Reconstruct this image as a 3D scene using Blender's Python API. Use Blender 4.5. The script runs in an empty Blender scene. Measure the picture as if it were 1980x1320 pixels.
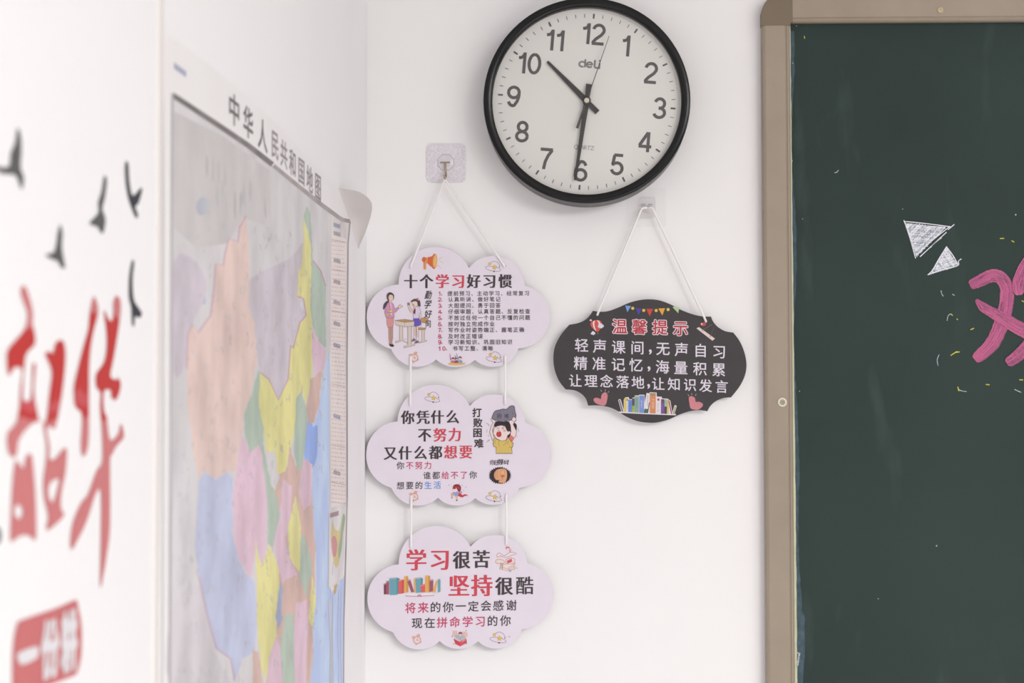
import bpy, math, random
from mathutils import Vector, Matrix
from mathutils.geometry import tessellate_polygon
random.seed(7)
SC = bpy.context.scene
COL = SC.collection

# ------------------------------------------------------------------ camera
F = 3890.0                       # focal length in pixels of a 1980x1320 frame
D = 2.90                         # distance of the board wall
CZ = 1.60                        # camera height
Yc = Vector((113.0, -201.0, -F)).normalized()          # world +Y seen in camera axes
Zc = Vector((-0.0023, 1.0, 0.0))
Zc = (Zc - Yc * Zc.dot(Yc)).normalized()
Xc = Yc.cross(Zc)
M = Matrix((Xc, Yc, Zc))         # camera axes -> world axes


def ray(u, v):
    return M @ Vector(((u - 990.0) / F, -(v - 660.0) / F, -1.0))


_d = ray(708.5, 590.0)
CAM = Vector((-_d.x / _d.y * D, -D, CZ))
cam_data = bpy.data.cameras.new('camera')
cam_data.sensor_width = 36.0
cam_data.lens = F / 1980.0 * 36.0
cam_data.clip_start = 0.05
cam = bpy.data.objects.new('camera', cam_data)
COL.objects.link(cam)
cam.matrix_world = Matrix.Translation(CAM) @ M.to_4x4()
cam_data.dof.use_dof = True
cam_data.dof.focus_distance = 2.88
cam_data.dof.aperture_fstop = 10.0
SC.camera = cam

# ------------------------------------------------------------------ light
SC.view_settings.view_transform = 'Standard'
SC.view_settings.look = 'None'
SC.view_settings.gamma = 1.0
SC.view_settings.exposure = 0.27
SC.view_settings.use_curve_mapping = False
world = bpy.data.worlds.new('daylight')
SC.world = world
world.use_nodes = True
world.node_tree.nodes['Background'].inputs[0].default_value = (0.93, 0.95, 1.0, 1)
world.node_tree.nodes['Background'].inputs[1].default_value = 0.06


def area(name, loc, aim, sx, sy, power, color):
    l = bpy.data.lights.new(name, 'AREA')
    l.shape = 'RECTANGLE'
    l.size, l.size_y = sx, sy
    l.energy = power
    l.color = color
    o = bpy.data.objects.new(name, l)
    COL.objects.link(o)
    o.location = loc
    o.rotation_euler = (Vector(aim) - Vector(loc)).to_track_quat('-Z', 'Z').to_euler()
    return o


for lx in (2.7, 4.7):
    for ly in (-4.9, -6.7, -8.5):
        area('ceiling_light', (lx, ly, 2.98), (lx, ly, 0), 0.35, 1.25, 102.0, (0.975, 0.970, 0.966))
for ly in (-0.95, -4.2, -6.6):
    area('window_daylight', (6.4, ly, 1.75), (0.0, ly, 1.55), 1.7, 1.7, 32.0 if ly > -2 else 2.0, (0.91, 0.95, 1.0))


# ------------------------------------------------------------------ materials
def lin(c):
    c = c / 255.0
    return c / 12.92 if c <= 0.04045 else ((c + 0.055) / 1.055) ** 2.4


_mats = {}


def mat(name, rgb, rough=0.6, spec=0.3, metal=0.0, noise=None, bump=None, coat=0.0, k=1.0):
    """rgb in 0..255 sRGB; noise=(scale, rgb2, detail[, contrast]); bump=(scale, strength, distance)"""
    if name in _mats:
        return _mats[name]
    m = bpy.data.materials.new(name)
    m.use_nodes = True
    nt = m.node_tree
    p = nt.nodes['Principled BSDF']
    col = tuple(min(0.95, lin(c) * k) for c in rgb) + (1,)
    p.inputs['Base Color'].default_value = col
    p.inputs['Roughness'].default_value = rough
    p.inputs['Specular IOR Level'].default_value = spec
    p.inputs['Metallic'].default_value = metal
    if coat:
        p.inputs['Coat Weight'].default_value = coat
        p.inputs['Coat Roughness'].default_value = 0.12
    tc = None
    if noise or bump:
        tc = nt.nodes.new('ShaderNodeTexCoord')
    if noise:
        n = nt.nodes.new('ShaderNodeTexNoise')
        n.inputs['Scale'].default_value = noise[0]
        n.inputs['Detail'].default_value = noise[2]
        nt.links.new(tc.outputs['Object'], n.inputs['Vector'])
        r = nt.nodes.new('ShaderNodeValToRGB')
        lo, hi = noise[3] if len(noise) > 3 else (0.3, 0.7)
        r.color_ramp.elements[0].position = lo
        r.color_ramp.elements[1].position = hi
        r.color_ramp.elements[0].color = col
        r.color_ramp.elements[1].color = tuple(min(0.95, lin(c) * k) for c in noise[1]) + (1,)
        nt.links.new(n.outputs['Fac'], r.inputs['Fac'])
        nt.links.new(r.outputs['Color'], p.inputs['Base Color'])
    if bump:
        n2 = nt.nodes.new('ShaderNodeTexNoise')
        n2.inputs['Scale'].default_value = bump[0]
        n2.inputs['Detail'].default_value = 4
        nt.links.new(tc.outputs['Object'], n2.inputs['Vector'])
        b = nt.nodes.new('ShaderNodeBump')
        b.inputs['Strength'].default_value = bump[1]
        b.inputs['Distance'].default_value = bump[2]
        nt.links.new(n2.outputs['Fac'], b.inputs['Height'])
        nt.links.new(b.outputs['Normal'], p.inputs['Normal'])
    _mats[name] = m
    return m


def clear_mat(name, tint, through, rough=0.05, ior=1.45):
    """thin clear plastic or glass: lets light through and reflects by the Fresnel law"""
    if name in _mats:
        return _mats[name]
    m = bpy.data.materials.new(name)
    m.use_nodes = True
    nt = m.node_tree
    nt.nodes.remove(nt.nodes['Principled BSDF'])
    out = nt.nodes['Material Output']
    tr = nt.nodes.new('ShaderNodeBsdfTransparent')
    tr.inputs[0].default_value = tuple(through) + (1,)
    df = nt.nodes.new('ShaderNodeBsdfDiffuse')
    df.inputs[0].default_value = tuple(lin(c) for c in tint[:3]) + (1,)
    gl = nt.nodes.new('ShaderNodeBsdfGlossy')
    gl.inputs['Roughness'].default_value = rough
    fr = nt.nodes.new('ShaderNodeFresnel')
    fr.inputs['IOR'].default_value = ior
    m1 = nt.nodes.new('ShaderNodeMixShader')
    m1.inputs[0].default_value = tint[3]
    m2 = nt.nodes.new('ShaderNodeMixShader')
    nt.links.new(tr.outputs[0], m1.inputs[1])
    nt.links.new(df.outputs[0], m1.inputs[2])
    nt.links.new(fr.outputs[0], m2.inputs[0])
    nt.links.new(m1.outputs[0], m2.inputs[1])
    nt.links.new(gl.outputs[0], m2.inputs[2])
    nt.links.new(m2.outputs[0], out.inputs['Surface'])
    _mats[name] = m
    return m


def ink(rgb, rough=0.55, spec=0.25, k=1.0):
    return mat('ink_%d_%d_%d_%d' % (rgb[0], rgb[1], rgb[2], int(rough * 100)), rgb, rough, spec, k=k)


# ------------------------------------------------------------------ object helpers
def thing(name, label, cat, loc, group=None):
    o = bpy.data.objects.new(name, None)
    o.empty_display_size = 0.05
    COL.objects.link(o)
    o.location = loc
    o['label'] = label
    o['category'] = cat
    if group:
        o['group'] = group
    return o


def tag(o, label, cat, group=None):
    o['label'] = label
    o['category'] = cat
    if group:
        o['group'] = group
    return o


def origin_of(p):
    v = Vector((0, 0, 0))
    while p is not None:
        v += p.location
        p = p.parent
    return v


def obj(name, verts, faces, mats, parent=None, fm=None, smooth=False, label=None, loc=None):
    """verts in world space; mats one material or a list, fm the material index of each face"""
    if not isinstance(mats, (list, tuple)):
        mats = [mats]
    base = origin_of(parent) + (Vector(loc) if loc is not None else Vector((0, 0, 0)))
    me = bpy.data.meshes.new(name)
    me.from_pydata([tuple(Vector(v) - base) for v in verts], [], faces)
    for m in mats:
        me.materials.append(m)
    if fm:
        me.polygons.foreach_set('material_index', fm)
    if smooth:
        me.polygons.foreach_set('use_smooth', [True] * len(me.polygons))
    me.update()
    o = bpy.data.objects.new(name, me)
    COL.objects.link(o)
    if loc is not None:
        o.location = loc
    if parent is not None:
        o.parent = parent
    if label:
        o['label'] = label
    return o


def struct(name, verts, faces, m):
    o = obj(name, verts, faces, m)
    o['kind'] = 'structure'
    return o


def box_vf(x0, x1, y0, y1, z0, z1):
    v = [(x, y, z) for z in (z0, z1) for y in (y0, y1) for x in (x0, x1)]
    f = [(0, 2, 3, 1), (4, 5, 7, 6), (0, 1, 5, 4), (2, 6, 7, 3), (0, 4, 6, 2), (1, 3, 7, 5)]
    return v, f


def tube_vf(pts, r, n=10, caps=True):
    pts = [Vector(p) for p in pts]
    V, Fc = [], []
    up = None
    for i, p in enumerate(pts):
        t = (pts[min(i + 1, len(pts) - 1)] - pts[max(i - 1, 0)]).normalized()
        if up is None:
            up = Vector((0, 1, 0)) if abs(t.y) < 0.9 else Vector((1, 0, 0))
        a = t.cross(up).normalized()
        b = a.cross(t).normalized()
        up = b
        rr = r[i] if isinstance(r, (list, tuple)) else r
        for k in range(n):
            q = 2 * math.pi * k / n
            V.append(p + a * (rr * math.cos(q)) + b * (rr * math.sin(q)))
    for i in range(len(pts) - 1):
        for k in range(n):
            k2 = (k + 1) % n
            Fc.append((i * n + k, i * n + k2, (i + 1) * n + k2, (i + 1) * n + k))
    if caps:
        Fc.append(tuple(range(n))[::-1])
        Fc.append(tuple((len(pts) - 1) * n + k for k in range(n)))
    return V, Fc


def catmull(pts, n=6, closed=True):
    out = []
    N = len(pts)
    rng = range(N) if closed else range(N - 1)
    for i in rng:
        if closed:
            p0, p1, p2, p3 = pts[i - 1], pts[i], pts[(i + 1) % N], pts[(i + 2) % N]
        else:
            p0, p1, p2, p3 = pts[max(i - 1, 0)], pts[i], pts[i + 1], pts[min(i + 2, N - 1)]
        for k in range(n):
            t = k / n
            out.append(tuple(0.5 * (2 * b + (c - a) * t + (2 * a - 5 * b + 4 * c - d) * t * t + (3 * b - a - 3 * c + d) * t ** 3)
                             for a, b, c, d in zip(p0, p1, p2, p3)))
    if not closed:
        out.append(tuple(pts[-1]))
    return out


def arc3(p, q, r, n=24):
    """points on the circle through p, q, r from p to r (r left out)"""
    (ax, ay), (bx, by), (cx, cy) = p, q, r
    d = 2 * (ax * (by - cy) + bx * (cy - ay) + cx * (ay - by))
    ux = ((ax * ax + ay * ay) * (by - cy) + (bx * bx + by * by) * (cy - ay) + (cx * cx + cy * cy) * (ay - by)) / d
    uy = ((ax * ax + ay * ay) * (cx - bx) + (bx * bx + by * by) * (ax - cx) + (cx * cx + cy * cy) * (bx - ax)) / d
    rad = math.hypot(ax - ux, ay - uy)
    a0, a1, a2 = (math.atan2(y - uy, x - ux) for x, y in (p, q, r))
    two = 2 * math.pi
    if (a1 - a0) % two < (a2 - a0) % two:
        sweep = (a2 - a0) % two
    else:
        sweep = -((a0 - a2) % two)
    return [(ux + rad * math.cos(a0 + sweep * k / n), uy + rad * math.sin(a0 + sweep * k / n)) for k in range(n)]


def circle(cx, cy, rx, ry=None, n=28, rot=0.0, a0=0.0, a1=360.0):
    ry = rx if ry is None else ry
    out = []
    full = abs(a1 - a0) >= 360
    for k in range(n if full else n + 1):
        a = math.radians(a0 + (a1 - a0) * k / n)
        x, y = rx * math.cos(a), ry * math.sin(a)
        c, s = math.cos(rot), math.sin(rot)
        out.append((cx + x * c - y * s, cy + x * s + y * c))
    return out


def slab_vf(loop, front, back):
    """closed outline -> slab; front(p), back(p) give the world points of the two faces"""
    tri = tessellate_polygon([[Vector((x, y, 0)) for x, y in loop]])
    n = len(loop)
    V = [front(p) for p in loop] + [back(p) for p in loop]
    area2 = sum(loop[i][0] * loop[(i + 1) % n][1] - loop[(i + 1) % n][0] * loop[i][1] for i in range(n))
    Fc, tag_ = [], []
    for t in tri:
        Fc.append(tuple(t)); tag_.append(0)
        Fc.append(tuple(n + i for i in reversed(t))); tag_.append(1)
    for i in range(n):
        j = (i + 1) % n
        Fc.append((i, j, n + j, n + i)); tag_.append(1)
    return V, Fc, tag_


# ------------------------------------------------------------------ surfaces of the room
def back(u, v, d=0.0):
    """point of the line of sight (u, v) on the plane d in front of the board wall"""
    r = ray(u, v)
    return CAM + r * ((-d - CAM.y) / r.y)


def left(u, v, d=0.0):
    r = ray(u, v)
    return CAM + r * ((d - CAM.x) / r.x)


def at_y(u, v, y):
    r = ray(u, v)
    return CAM + r * ((y - CAM.y) / r.y)


# ------------------------------------------------------------------ flat printing on a surface
_glyphs = {}


def glyph(ch, weight):
    key = (ch, weight)
    if key not in _glyphs:
        c = bpy.data.curves.new('glyph', 'FONT')
        c.body = ch
        c.size = 1.0
        c.resolution_u = 3
        c.offset = weight
        o = bpy.data.objects.new('glyph', c)
        COL.objects.link(o)
        bpy.context.view_layer.update()
        ev = o.evaluated_get(bpy.context.evaluated_depsgraph_get())
        me = ev.to_mesh()
        _glyphs[key] = ([(v.co.x, v.co.y) for v in me.vertices], [tuple(p.vertices) for p in me.polygons])
        ev.to_mesh_clear()
        bpy.data.objects.remove(o)
        bpy.data.curves.remove(c)
    return _glyphs[key]


def fat(r, n=8):
    """offsets that thicken a character evenly by r"""
    return tuple((r * math.cos(2 * math.pi * k / n), r * math.sin(2 * math.pi * k / n)) for k in range(n))


class Art:
    """flat printing on a surface, one mesh; surf(x, y, h) gives the world point h above the surface.
    crop=(ox, oy, s): points are given as s*(x - ox), s*(y - oy)"""

    def __init__(self, surf, crop=(0, 0, 1), h=0.0003, step=0.000008):
        self.surf, self.h, self.step = surf, h, step
        self.crop(*crop)
        self.V, self.F, self.fm, self.mats = [], [], [], []

    def crop(self, ox, oy, s):
        self.ox, self.oy, self.s = ox, oy, s
        return self

    def P(self, p):
        return self.surf(self.ox + p[0] / self.s, self.oy + p[1] / self.s, self.h)

    def m(self, color):
        mt = ink(color) if isinstance(color, tuple) else color
        if mt not in self.mats:
            self.mats.append(mt)
        return self.mats.index(mt)

    def add(self, pts, faces, color, up=True):
        i0 = len(self.V)
        self.V += [self.P(p) for p in pts]
        k = self.m(color)
        for f in faces:
            self.F.append(tuple(i0 + i for i in f))
            self.fm.append(k)
        if up:
            self.h += self.step

    def poly(self, pts, color, smooth=0, holes=()):
        if smooth:
            pts = catmull(pts, smooth)
            holes = [catmull(h, smooth) for h in holes]
        loops = [pts] + list(holes)
        tri = tessellate_polygon([[Vector((x, y, 0)) for x, y in l] for l in loops])
        self.add([p for l in loops for p in l], tri, color)

    def disc(self, cx, cy, r, color, ry=None, rot=0.0):
        self.poly(circle(cx, cy, r, ry, 24, rot), color)

    def line(self, pts, w, color, smooth=0, closed=False, cap=True, w2=None):
        if smooth:
            pts = catmull(pts, smooth, closed)
        if closed:
            pts = list(pts) + [pts[0]]
        n = len(pts)
        V, Fc = [], []
        for i in range(n):
            a, b = pts[max(i - 1, 0)], pts[min(i + 1, n - 1)]
            if closed and i in (0, n - 1):
                a, b = pts[-2], pts[1]
            dx, dy = b[0] - a[0], b[1] - a[1]
            l = math.hypot(dx, dy) or 1.0
            ww = w if w2 is None else w + (w2 - w) * i / max(1, n - 1)
            hx, hy = -dy / l * ww / 2, dx / l * ww / 2
            V += [(pts[i][0] + hx, pts[i][1] + hy), (pts[i][0] - hx, pts[i][1] - hy)]
        for i in range(n - 1):
            Fc.append((2 * i, 2 * i + 1, 2 * i + 3, 2 * i + 2))
        self.add(V, Fc, color, up=False)
        if cap and not closed:
            self.h += self.step * 0.4
            for p, ww in ((pts[0], w), (pts[-1], w if w2 is None else w2)):
                c = circle(p[0], p[1], ww / 2, None, 10)
                self.add(c, [tuple(range(len(c)))], color, up=False)
        self.h += self.step

    def outline(self, pts, fill, w, color, smooth=0):
        self.poly(pts, fill, smooth)
        self.line(pts, w, color, smooth, closed=True)

    def text(self, items, size, color, weight=0.0, bold=(), slope=0.0, wide=1.0, ex=None, ey=None, shear=0.0):
        """items: (character, centre x, centre y[, size]); size = height of a full character"""
        for b in (bold or ((0.0, 0.0),)):
            bx, by = b if isinstance(b, tuple) else (b, 0.0)
            for it in items:
                ch, cx, cy = it[:3]
                em = (it[3] if len(it) > 3 else size) / 0.92
                gv, gf = glyph(ch, weight)
                pts = []
                for x, y in gv:
                    gx, gy = (x - 0.5 + bx) * wide + shear * (y - 0.38), y - 0.38 + by
                    if ex is not None:
                        pts.append((cx + gx * em * ex[0] + gy * em * ey[0], cy + gx * em * ex[1] + gy * em * ey[1]))
                    else:
                        pts.append((cx + gx * em, cy - gy * em + gx * em * slope))
                self.add(pts, gf, color, up=False)
            self.h += self.step * (0.5 if bold else 1.0)

    def run(self, s, x0, y0, adv, size, color, **kw):
        sl = kw.get('slope', 0.0)
        self.text([(c, x0 + adv * i, y0 + adv * i * sl) for i, c in enumerate(s) if c != ' '], size, color, **kw)

    def build(self, name, parent=None, label=None, loc=None):
        return obj(name, self.V, self.F, self.mats, parent, self.fm, label=label, loc=loc)


# ------------------------------------------------------------------ the room
wall_m = mat('wall_paint', (246, 244, 245), 0.75, 0.2, noise=(3.0, (244, 242, 243), 3), bump=(60, 0.06, 0.002))
white_m = mat('white_plastic', (240, 238, 236), 0.4, 0.4, bump=(80, 0.02, 0.001))
X1, Y1, H = 6.5, -9.0, 3.05
struct('wall_back', *box_vf(-0.2, X1 + 0.2, 0.0, 0.2, -0.1, H + 0.1), wall_m)
struct('wall_left', *box_vf(-0.2, 0.0, Y1, 0.0, -0.1, H + 0.1), wall_m)
struct('floor', *box_vf(0.0, X1, Y1, 0.0, -0.1, 0.0),
       mat('floor_tile', (203, 200, 198), 0.35, 0.4, noise=(2.5, (194, 190, 188), 4)))
struct('ceiling', *box_vf(0.0, X1, Y1, 0.0, H, H + 0.1), mat('ceiling_paint', (238, 236, 232), 0.8, 0.2, noise=(4, (232, 230, 226), 3)))

# vertical cable trunking on the map wall
_a, _b = left(300, 600), left(309, 600)
struct('trim_1', *box_vf(0.0, 0.0015, _a.y, _b.y, 0.0, H), mat('trunking_cream', (233, 227, 224), 0.6, 0.2))

# ------------------------------------------------------------------ blackboard
def shell(V, Fc, fm):
    """front and rim of a slab, without the face that lies on what it is stuck to"""
    n = len(V) // 2
    return V, [f for f in Fc if min(f) < n]


def bplane(d):
    return lambda x, y, h: back(x, y, d + h)


RAIL, PANEL = 0.022, 0.010        # how far the frame and the writing surface stand off the wall
_tl = back(1472.7, 60, RAIL); _bl = back(1483, 1260, RAIL)
BX0 = (_tl.x + _bl.x) / 2
_it = back(1527.0, 70, RAIL); _ib = back(1538.0, 1260, RAIL)
BXI = (_it.x + _ib.x) / 2
BZI = (back(1600, 43.0, RAIL).z + back(1960, 40.0, RAIL).z) / 2
RW = BXI - BX0
BZ1 = BZI + RW
BXR, BZ0 = BX0 + 4.0, BZ1 - 1.30
alu = mat('champagne_frame', (161, 147, 131), 0.45, 0.4, noise=(14, (154, 140, 124), 4), bump=(200, 0.03, 0.001))
capm = mat('corner_plastic', (122, 108, 90), 0.5, 0.35)
board_m = bpy.data.materials.new('chalkboard_green')
board_m.use_nodes = True
_nt = board_m.node_tree
_p = _nt.nodes['Principled BSDF']
_p.inputs['Roughness'].default_value = 0.62
_p.inputs['Specular IOR Level'].default_value = 0.25
_tc = _nt.nodes.new('ShaderNodeTexCoord')
_n1 = _nt.nodes.new('ShaderNodeTexNoise'); _n1.inputs['Scale'].default_value = 3.2; _n1.inputs['Detail'].default_value = 5
_mp = _nt.nodes.new('ShaderNodeMapping'); _mp.inputs['Scale'].default_value = (9, 1, 2.2); _mp.inputs['Rotation'].default_value = (0, 0.2, 0)
_n2 = _nt.nodes.new('ShaderNodeTexNoise'); _n2.inputs['Scale'].default_value = 2.0; _n2.inputs['Detail'].default_value = 6
_r1 = _nt.nodes.new('ShaderNodeValToRGB')
_r1.color_ramp.elements[0].color = tuple(lin(c) for c in (38, 53, 50)) + (1,)
_r1.color_ramp.elements[1].color = tuple(lin(c) for c in (45, 60, 57)) + (1,)
_r1.color_ramp.elements[0].position, _r1.color_ramp.elements[1].position = 0.35, 0.7
_r2 = _nt.nodes.new('ShaderNodeValToRGB')
_r2.color_ramp.elements[0].position, _r2.color_ramp.elements[1].position = 0.60, 0.85
_r2.color_ramp.elements[0].color = (0, 0, 0, 1); _r2.color_ramp.elements[1].color = (0.35, 0.35, 0.35, 1)
_mx = _nt.nodes.new('ShaderNodeMixRGB')
_mx.inputs[2].default_value = tuple(lin(c) for c in (96, 112, 112)) + (1,)
_nt.links.new(_tc.outputs['Object'], _n1.inputs['Vector'])
_nt.links.new(_tc.outputs['Object'], _mp.inputs['Vector']); _nt.links.new(_mp.outputs[0], _n2.inputs['Vector'])
_nt.links.new(_n1.outputs['Fac'], _r1.inputs['Fac']); _nt.links.new(_n2.outputs['Fac'], _r2.inputs['Fac'])
_nt.links.new(_r2.outputs['Color'], _mx.inputs[0]); _nt.links.new(_r1.outputs['Color'], _mx.inputs[1])
_nt.links.new(_mx.outputs[0], _p.inputs['Base Color'])

board = thing('chalkboard', 'large dark green chalkboard in a champagne metal frame with chalk drawing', 'chalkboard',
              ((BX0 + BXR) / 2, 0, BZ0))
obj('writing_surface', *box_vf(BX0 + 0.01, BXR - 0.01, -PANEL, -0.001, BZ0 + 0.01, BZ1 - 0.01), board_m, board, label='dark green writing surface')


def rail(name, horizontal, a0, a1, b0, b1):
    """extruded frame bar with softened edges: a along the bar, b across it"""
    w = b1 - b0
    prof = [(0, 0.001), (0, RAIL - 0.005), (0.0015, RAIL - 0.0015), (0.005, RAIL), (w * 0.82, RAIL), (w * 0.84, RAIL - 0.0012), (w * 0.87, RAIL - 0.0012),
            (w * 0.89, RAIL), (w - 0.003, RAIL), (w - 0.001, RAIL - 0.002), (w, RAIL - 0.004), (w, 0.001)]
    V, Fc = [], []
    for a in (a0, a1):
        for b, d in prof:
            V.append((b0 + b, -d, a) if not horizontal else (a, -d, b1 - b))
    n = len(prof)
    for i in range(n):
        j = (i + 1) % n
        Fc.append((i, j, n + j, n + i))
    Fc += [tuple(range(n)), tuple(range(2 * n - 1, n - 1, -1))]
    return obj(name, V, Fc, alu, board)


CAPZ = back(1500, 49.0, RAIL).z
CAPX = back(1532.5, 20, RAIL).x
rail('frame_rail', False, BZ0 + RW, CAPZ, BX0, BXI)
rail('frame_rail', True, CAPX, BXR - RW, BZI, BZ1)
# the far sides of the frame
obj('frame_rail', *box_vf(BXR - RW, BXR, -RAIL, -0.001, BZ0 + RW, BZ1 - RW), alu, board)
obj('frame_rail', *box_vf(BX0 + RW, BXR - RW, -RAIL, -0.001, BZ0, BZ0 + RW), alu, board)
# rounded corner caps
R = 0.026
for sx, sz in ((0, 1), (1, 1), (0, 0), (1, 0)):
    cw, chh = CAPX - BX0, BZ1 - CAPZ
    lp = [(0 - 0.0006, -chh), (0 - 0.0006, -R)] + [(R - R * math.cos(math.radians(a)), -R + R * math.sin(math.radians(a))) for a in range(8, 90, 8)] + \
         [(R, 0.0006), (cw, 0.0006), (cw, -RW + 0.0004), (RW + 0.0026, -RW + 0.0004), (RW + 0.0004, -RW - 0.003), (RW + 0.0004, -chh)]
    lp = [((BX0 + x) if not sx else (BXR - x), (BZ1 + z) if sz else (BZ0 - z)) for x, z in lp]
    V, Fc, _t = slab_vf(lp, lambda p: (p[0], -RAIL - 0.0009, p[1]), lambda p: (p[0], -0.001, p[1]))
    obj('corner_cap', V, Fc, capm, board, label='darker brown rounded corner cap')
# chalk-dusted sealant line along the inside of the frame
seal_m = mat('dusty_sealant', (222, 219, 190), 0.8, 0.1, noise=(60, (200, 205, 170), 3))
art = Art(bplane(PANEL), h=0.0002)
sr = random.Random(3)
ys = list(range(44, 1340, 16))
inner = lambda y: 1527.0 + (y - 70) * 11.0 / 1190.0
lw = lambda y: 1.6 + 1.6 * min(1, max(0, (y - 200) / 900.0))
art.add([q for y in ys for q in ((inner(y) - 1.5, y), (inner(y) + lw(y) + sr.uniform(-.4, .5), y))], [(2 * i, 2 * i + 1, 2 * i + 3, 2 * i + 2) for i in range(len(ys) - 1)], seal_m)
xs = list(range(1531, 2010, 12))
topy = lambda x: 43.3 - (x - 1550) * 3.6 / 430.0
art.add([q for x in xs for q in ((x, topy(x) - 1.0), (x, topy(x) + 1.9 + sr.uniform(-.5, .6)))], [(2 * i, 2 * i + 2, 2 * i + 3, 2 * i + 1) for i in range(len(xs) - 1)], seal_m)
art.build('sealant_line', board, 'pale chalky line inside the frame')
# bluish wiped chalk along that edge
dust_m = mat('wiped_chalk', (88, 104, 116), 0.85, 0.1, noise=(90, (66, 84, 88), 4))
art = Art(bplane(PANEL), h=0.00012)
ys = list(range(60, 1330, 10))
wd = lambda y: 4 + 3.5 * math.sin(y / 61.0) + 5 * max(0, math.sin(y / 170.0 + 1.2)) * (y > 350) + 4 * (y > 1180)
art.add([q for y in ys for q in ((inner(y), y), (inner(y) + lw(y) + max(1.0, wd(y)) + sr.uniform(-1, 1), y))], [(2 * i, 2 * i + 1, 2 * i + 3, 2 * i + 2) for i in range(len(ys) - 1)], dust_m)
art.build('chalk_smear', board, 'bluish wiped chalk along the frame')


# screws in the frame
def screw(u, v, r, ring, head):
    c = back(u, v, RAIL)
    V, Fc = [], []
    prof = [(r, 0.0), (r, 0.0012), (r * 0.9, 0.002), (r * 0.62, 0.0022), (r * 0.55, 0.0012), (r * 0.3, 0.0012), (r * 0.12, 0.0006), (0.00001, 0.0006)]
    n = 24
    for a, d in prof:
        for k in range(n):
            q = 2 * math.pi * k / n
            V.append((c.x + a * math.cos(q), c.y - d, c.z + a * math.sin(q)))
    fm = []
    for i in range(len(prof) - 1):
        for k in range(n):
            Fc.append((i * n + k, i * n + (k + 1) % n, (i + 1) * n + (k + 1) % n, (i + 1) * n + k))
            fm.append(0 if i < 3 else 1)
    return V, Fc, [ring, head], fm


V, Fc, ms, fm = screw(1512.5, 777.5, 0.0066, mat('cream_ring', (226, 221, 200), 0.6), mat('screw_steel', (165, 158, 138), 0.4, 0.5, 0.4))
obj('screw', V, Fc, ms, board, fm, label='screw with cream washer')
V, Fc, ms, fm = screw(1818, 20, 0.0042, mat('pale_plug', (203, 183, 155), 0.6), mat('pale_plug', (203, 183, 155), 0.6))
obj('screw', V, Fc, ms, board, fm, label='pale beige screw cap')

# chalk drawing
chalk_w = mat('white_chalk', (238, 238, 246), 0.9, 0.05, noise=(420, (180, 186, 194), 2, (0.5, 0.8)))
chalk_w2 = mat('white_chalk_thin', (196, 200, 210), 0.9, 0.05, noise=(420, (120, 132, 136), 2, (0.42, 0.75)))
chalk_p = mat('pink_chalk', (203, 112, 150), 0.9, 0.05, noise=(380, (188, 102, 138), 2, (0.4, 0.75)))
chalk_p2 = mat('pink_chalk_thin', (176, 96, 138), 0.9, 0.05, noise=(380, (148, 88, 122), 2, (0.4, 0.75)))
chalk_p3 = mat('pink_chalk_bare', (112, 84, 104), 0.9, 0.05)
chalk_y = mat('yellow_chalk', (216, 208, 80), 0.9, 0.05, noise=(400, (180, 180, 70), 2))
BC = (1700, 380, 3.3)


def scribble(a, tri, n, seed):
    r = random.Random(seed)
    A, B, C = tri
    for k in range(n):
        t = (k + 0.5) / n
        p = [A[i] + (B[i] - A[i]) * t for i in (0, 1)]
        q = [A[i] + (C[i] - A[i]) * t for i in (0, 1)]
        j = lambda s: r.uniform(-s, s)
        s0, s1 = r.uniform(0.0, 0.12), r.uniform(0.88, 1.0)
        a.line([(p[0] + (q[0] - p[0]) * s0 + j(3), p[1] + (q[1] - p[1]) * s0 + j(3)), ((p[0] + q[0]) / 2 + j(4), (p[1] + q[1]) / 2 + j(4)),
                (p[0] + (q[0] - p[0]) * s1 + j(3), p[1] + (q[1] - p[1]) * s1 + j(3))], r.uniform(4, 8), r.choice((chalk_w, chalk_w, chalk_w2)))


art = Art(bplane(PANEL), BC)
art.poly([(172, 170), (420, 195), (255, 365), (235, 380)], chalk_w2)
scribble(art, ((238, 384), (168, 168), (432, 192)), 26, 1)
scribble(art, ((168, 168), (432, 192), (238, 384)), 16, 5)
for l in ([(158, 152), (195, 260), (232, 392)], [(160, 158), (300, 172), (452, 192)], [(452, 190), (340, 278), (240, 372)], [(428, 228), (350, 300), (262, 382)], [(478, 178), (440, 210)], [(165, 165), (205, 270), (222, 330)]):
    art.line(l, 6, chalk_w, smooth=4)
art.line([(398, 264), (350, 300), (330, 325)], 5, chalk_w2, smooth=4)
art.build('chalk_arrow', board, 'larger white chalk triangle')
art = Art(bplane(PANEL), BC)
art.poly([(430, 322), (500, 440), (330, 495), (350, 455)], chalk_w2)
scribble(art, ((430, 322), (505, 442), (325, 492)), 20, 2)
scribble(art, ((325, 492), (430, 322), (505, 442)), 14, 4)
art.line([(430, 320), (380, 400), (340, 470), (312, 498)], 7, chalk_w, smooth=4)
art.line([(312, 498), (400, 470), (500, 440), (505, 412), (523, 398)], 6, chalk_w, smooth=4)
art.line([(430, 322), (470, 375), (500, 430)], 7, chalk_w, smooth=4)
art.build('chalk_arrow', board, 'smaller white chalk triangle')


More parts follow.
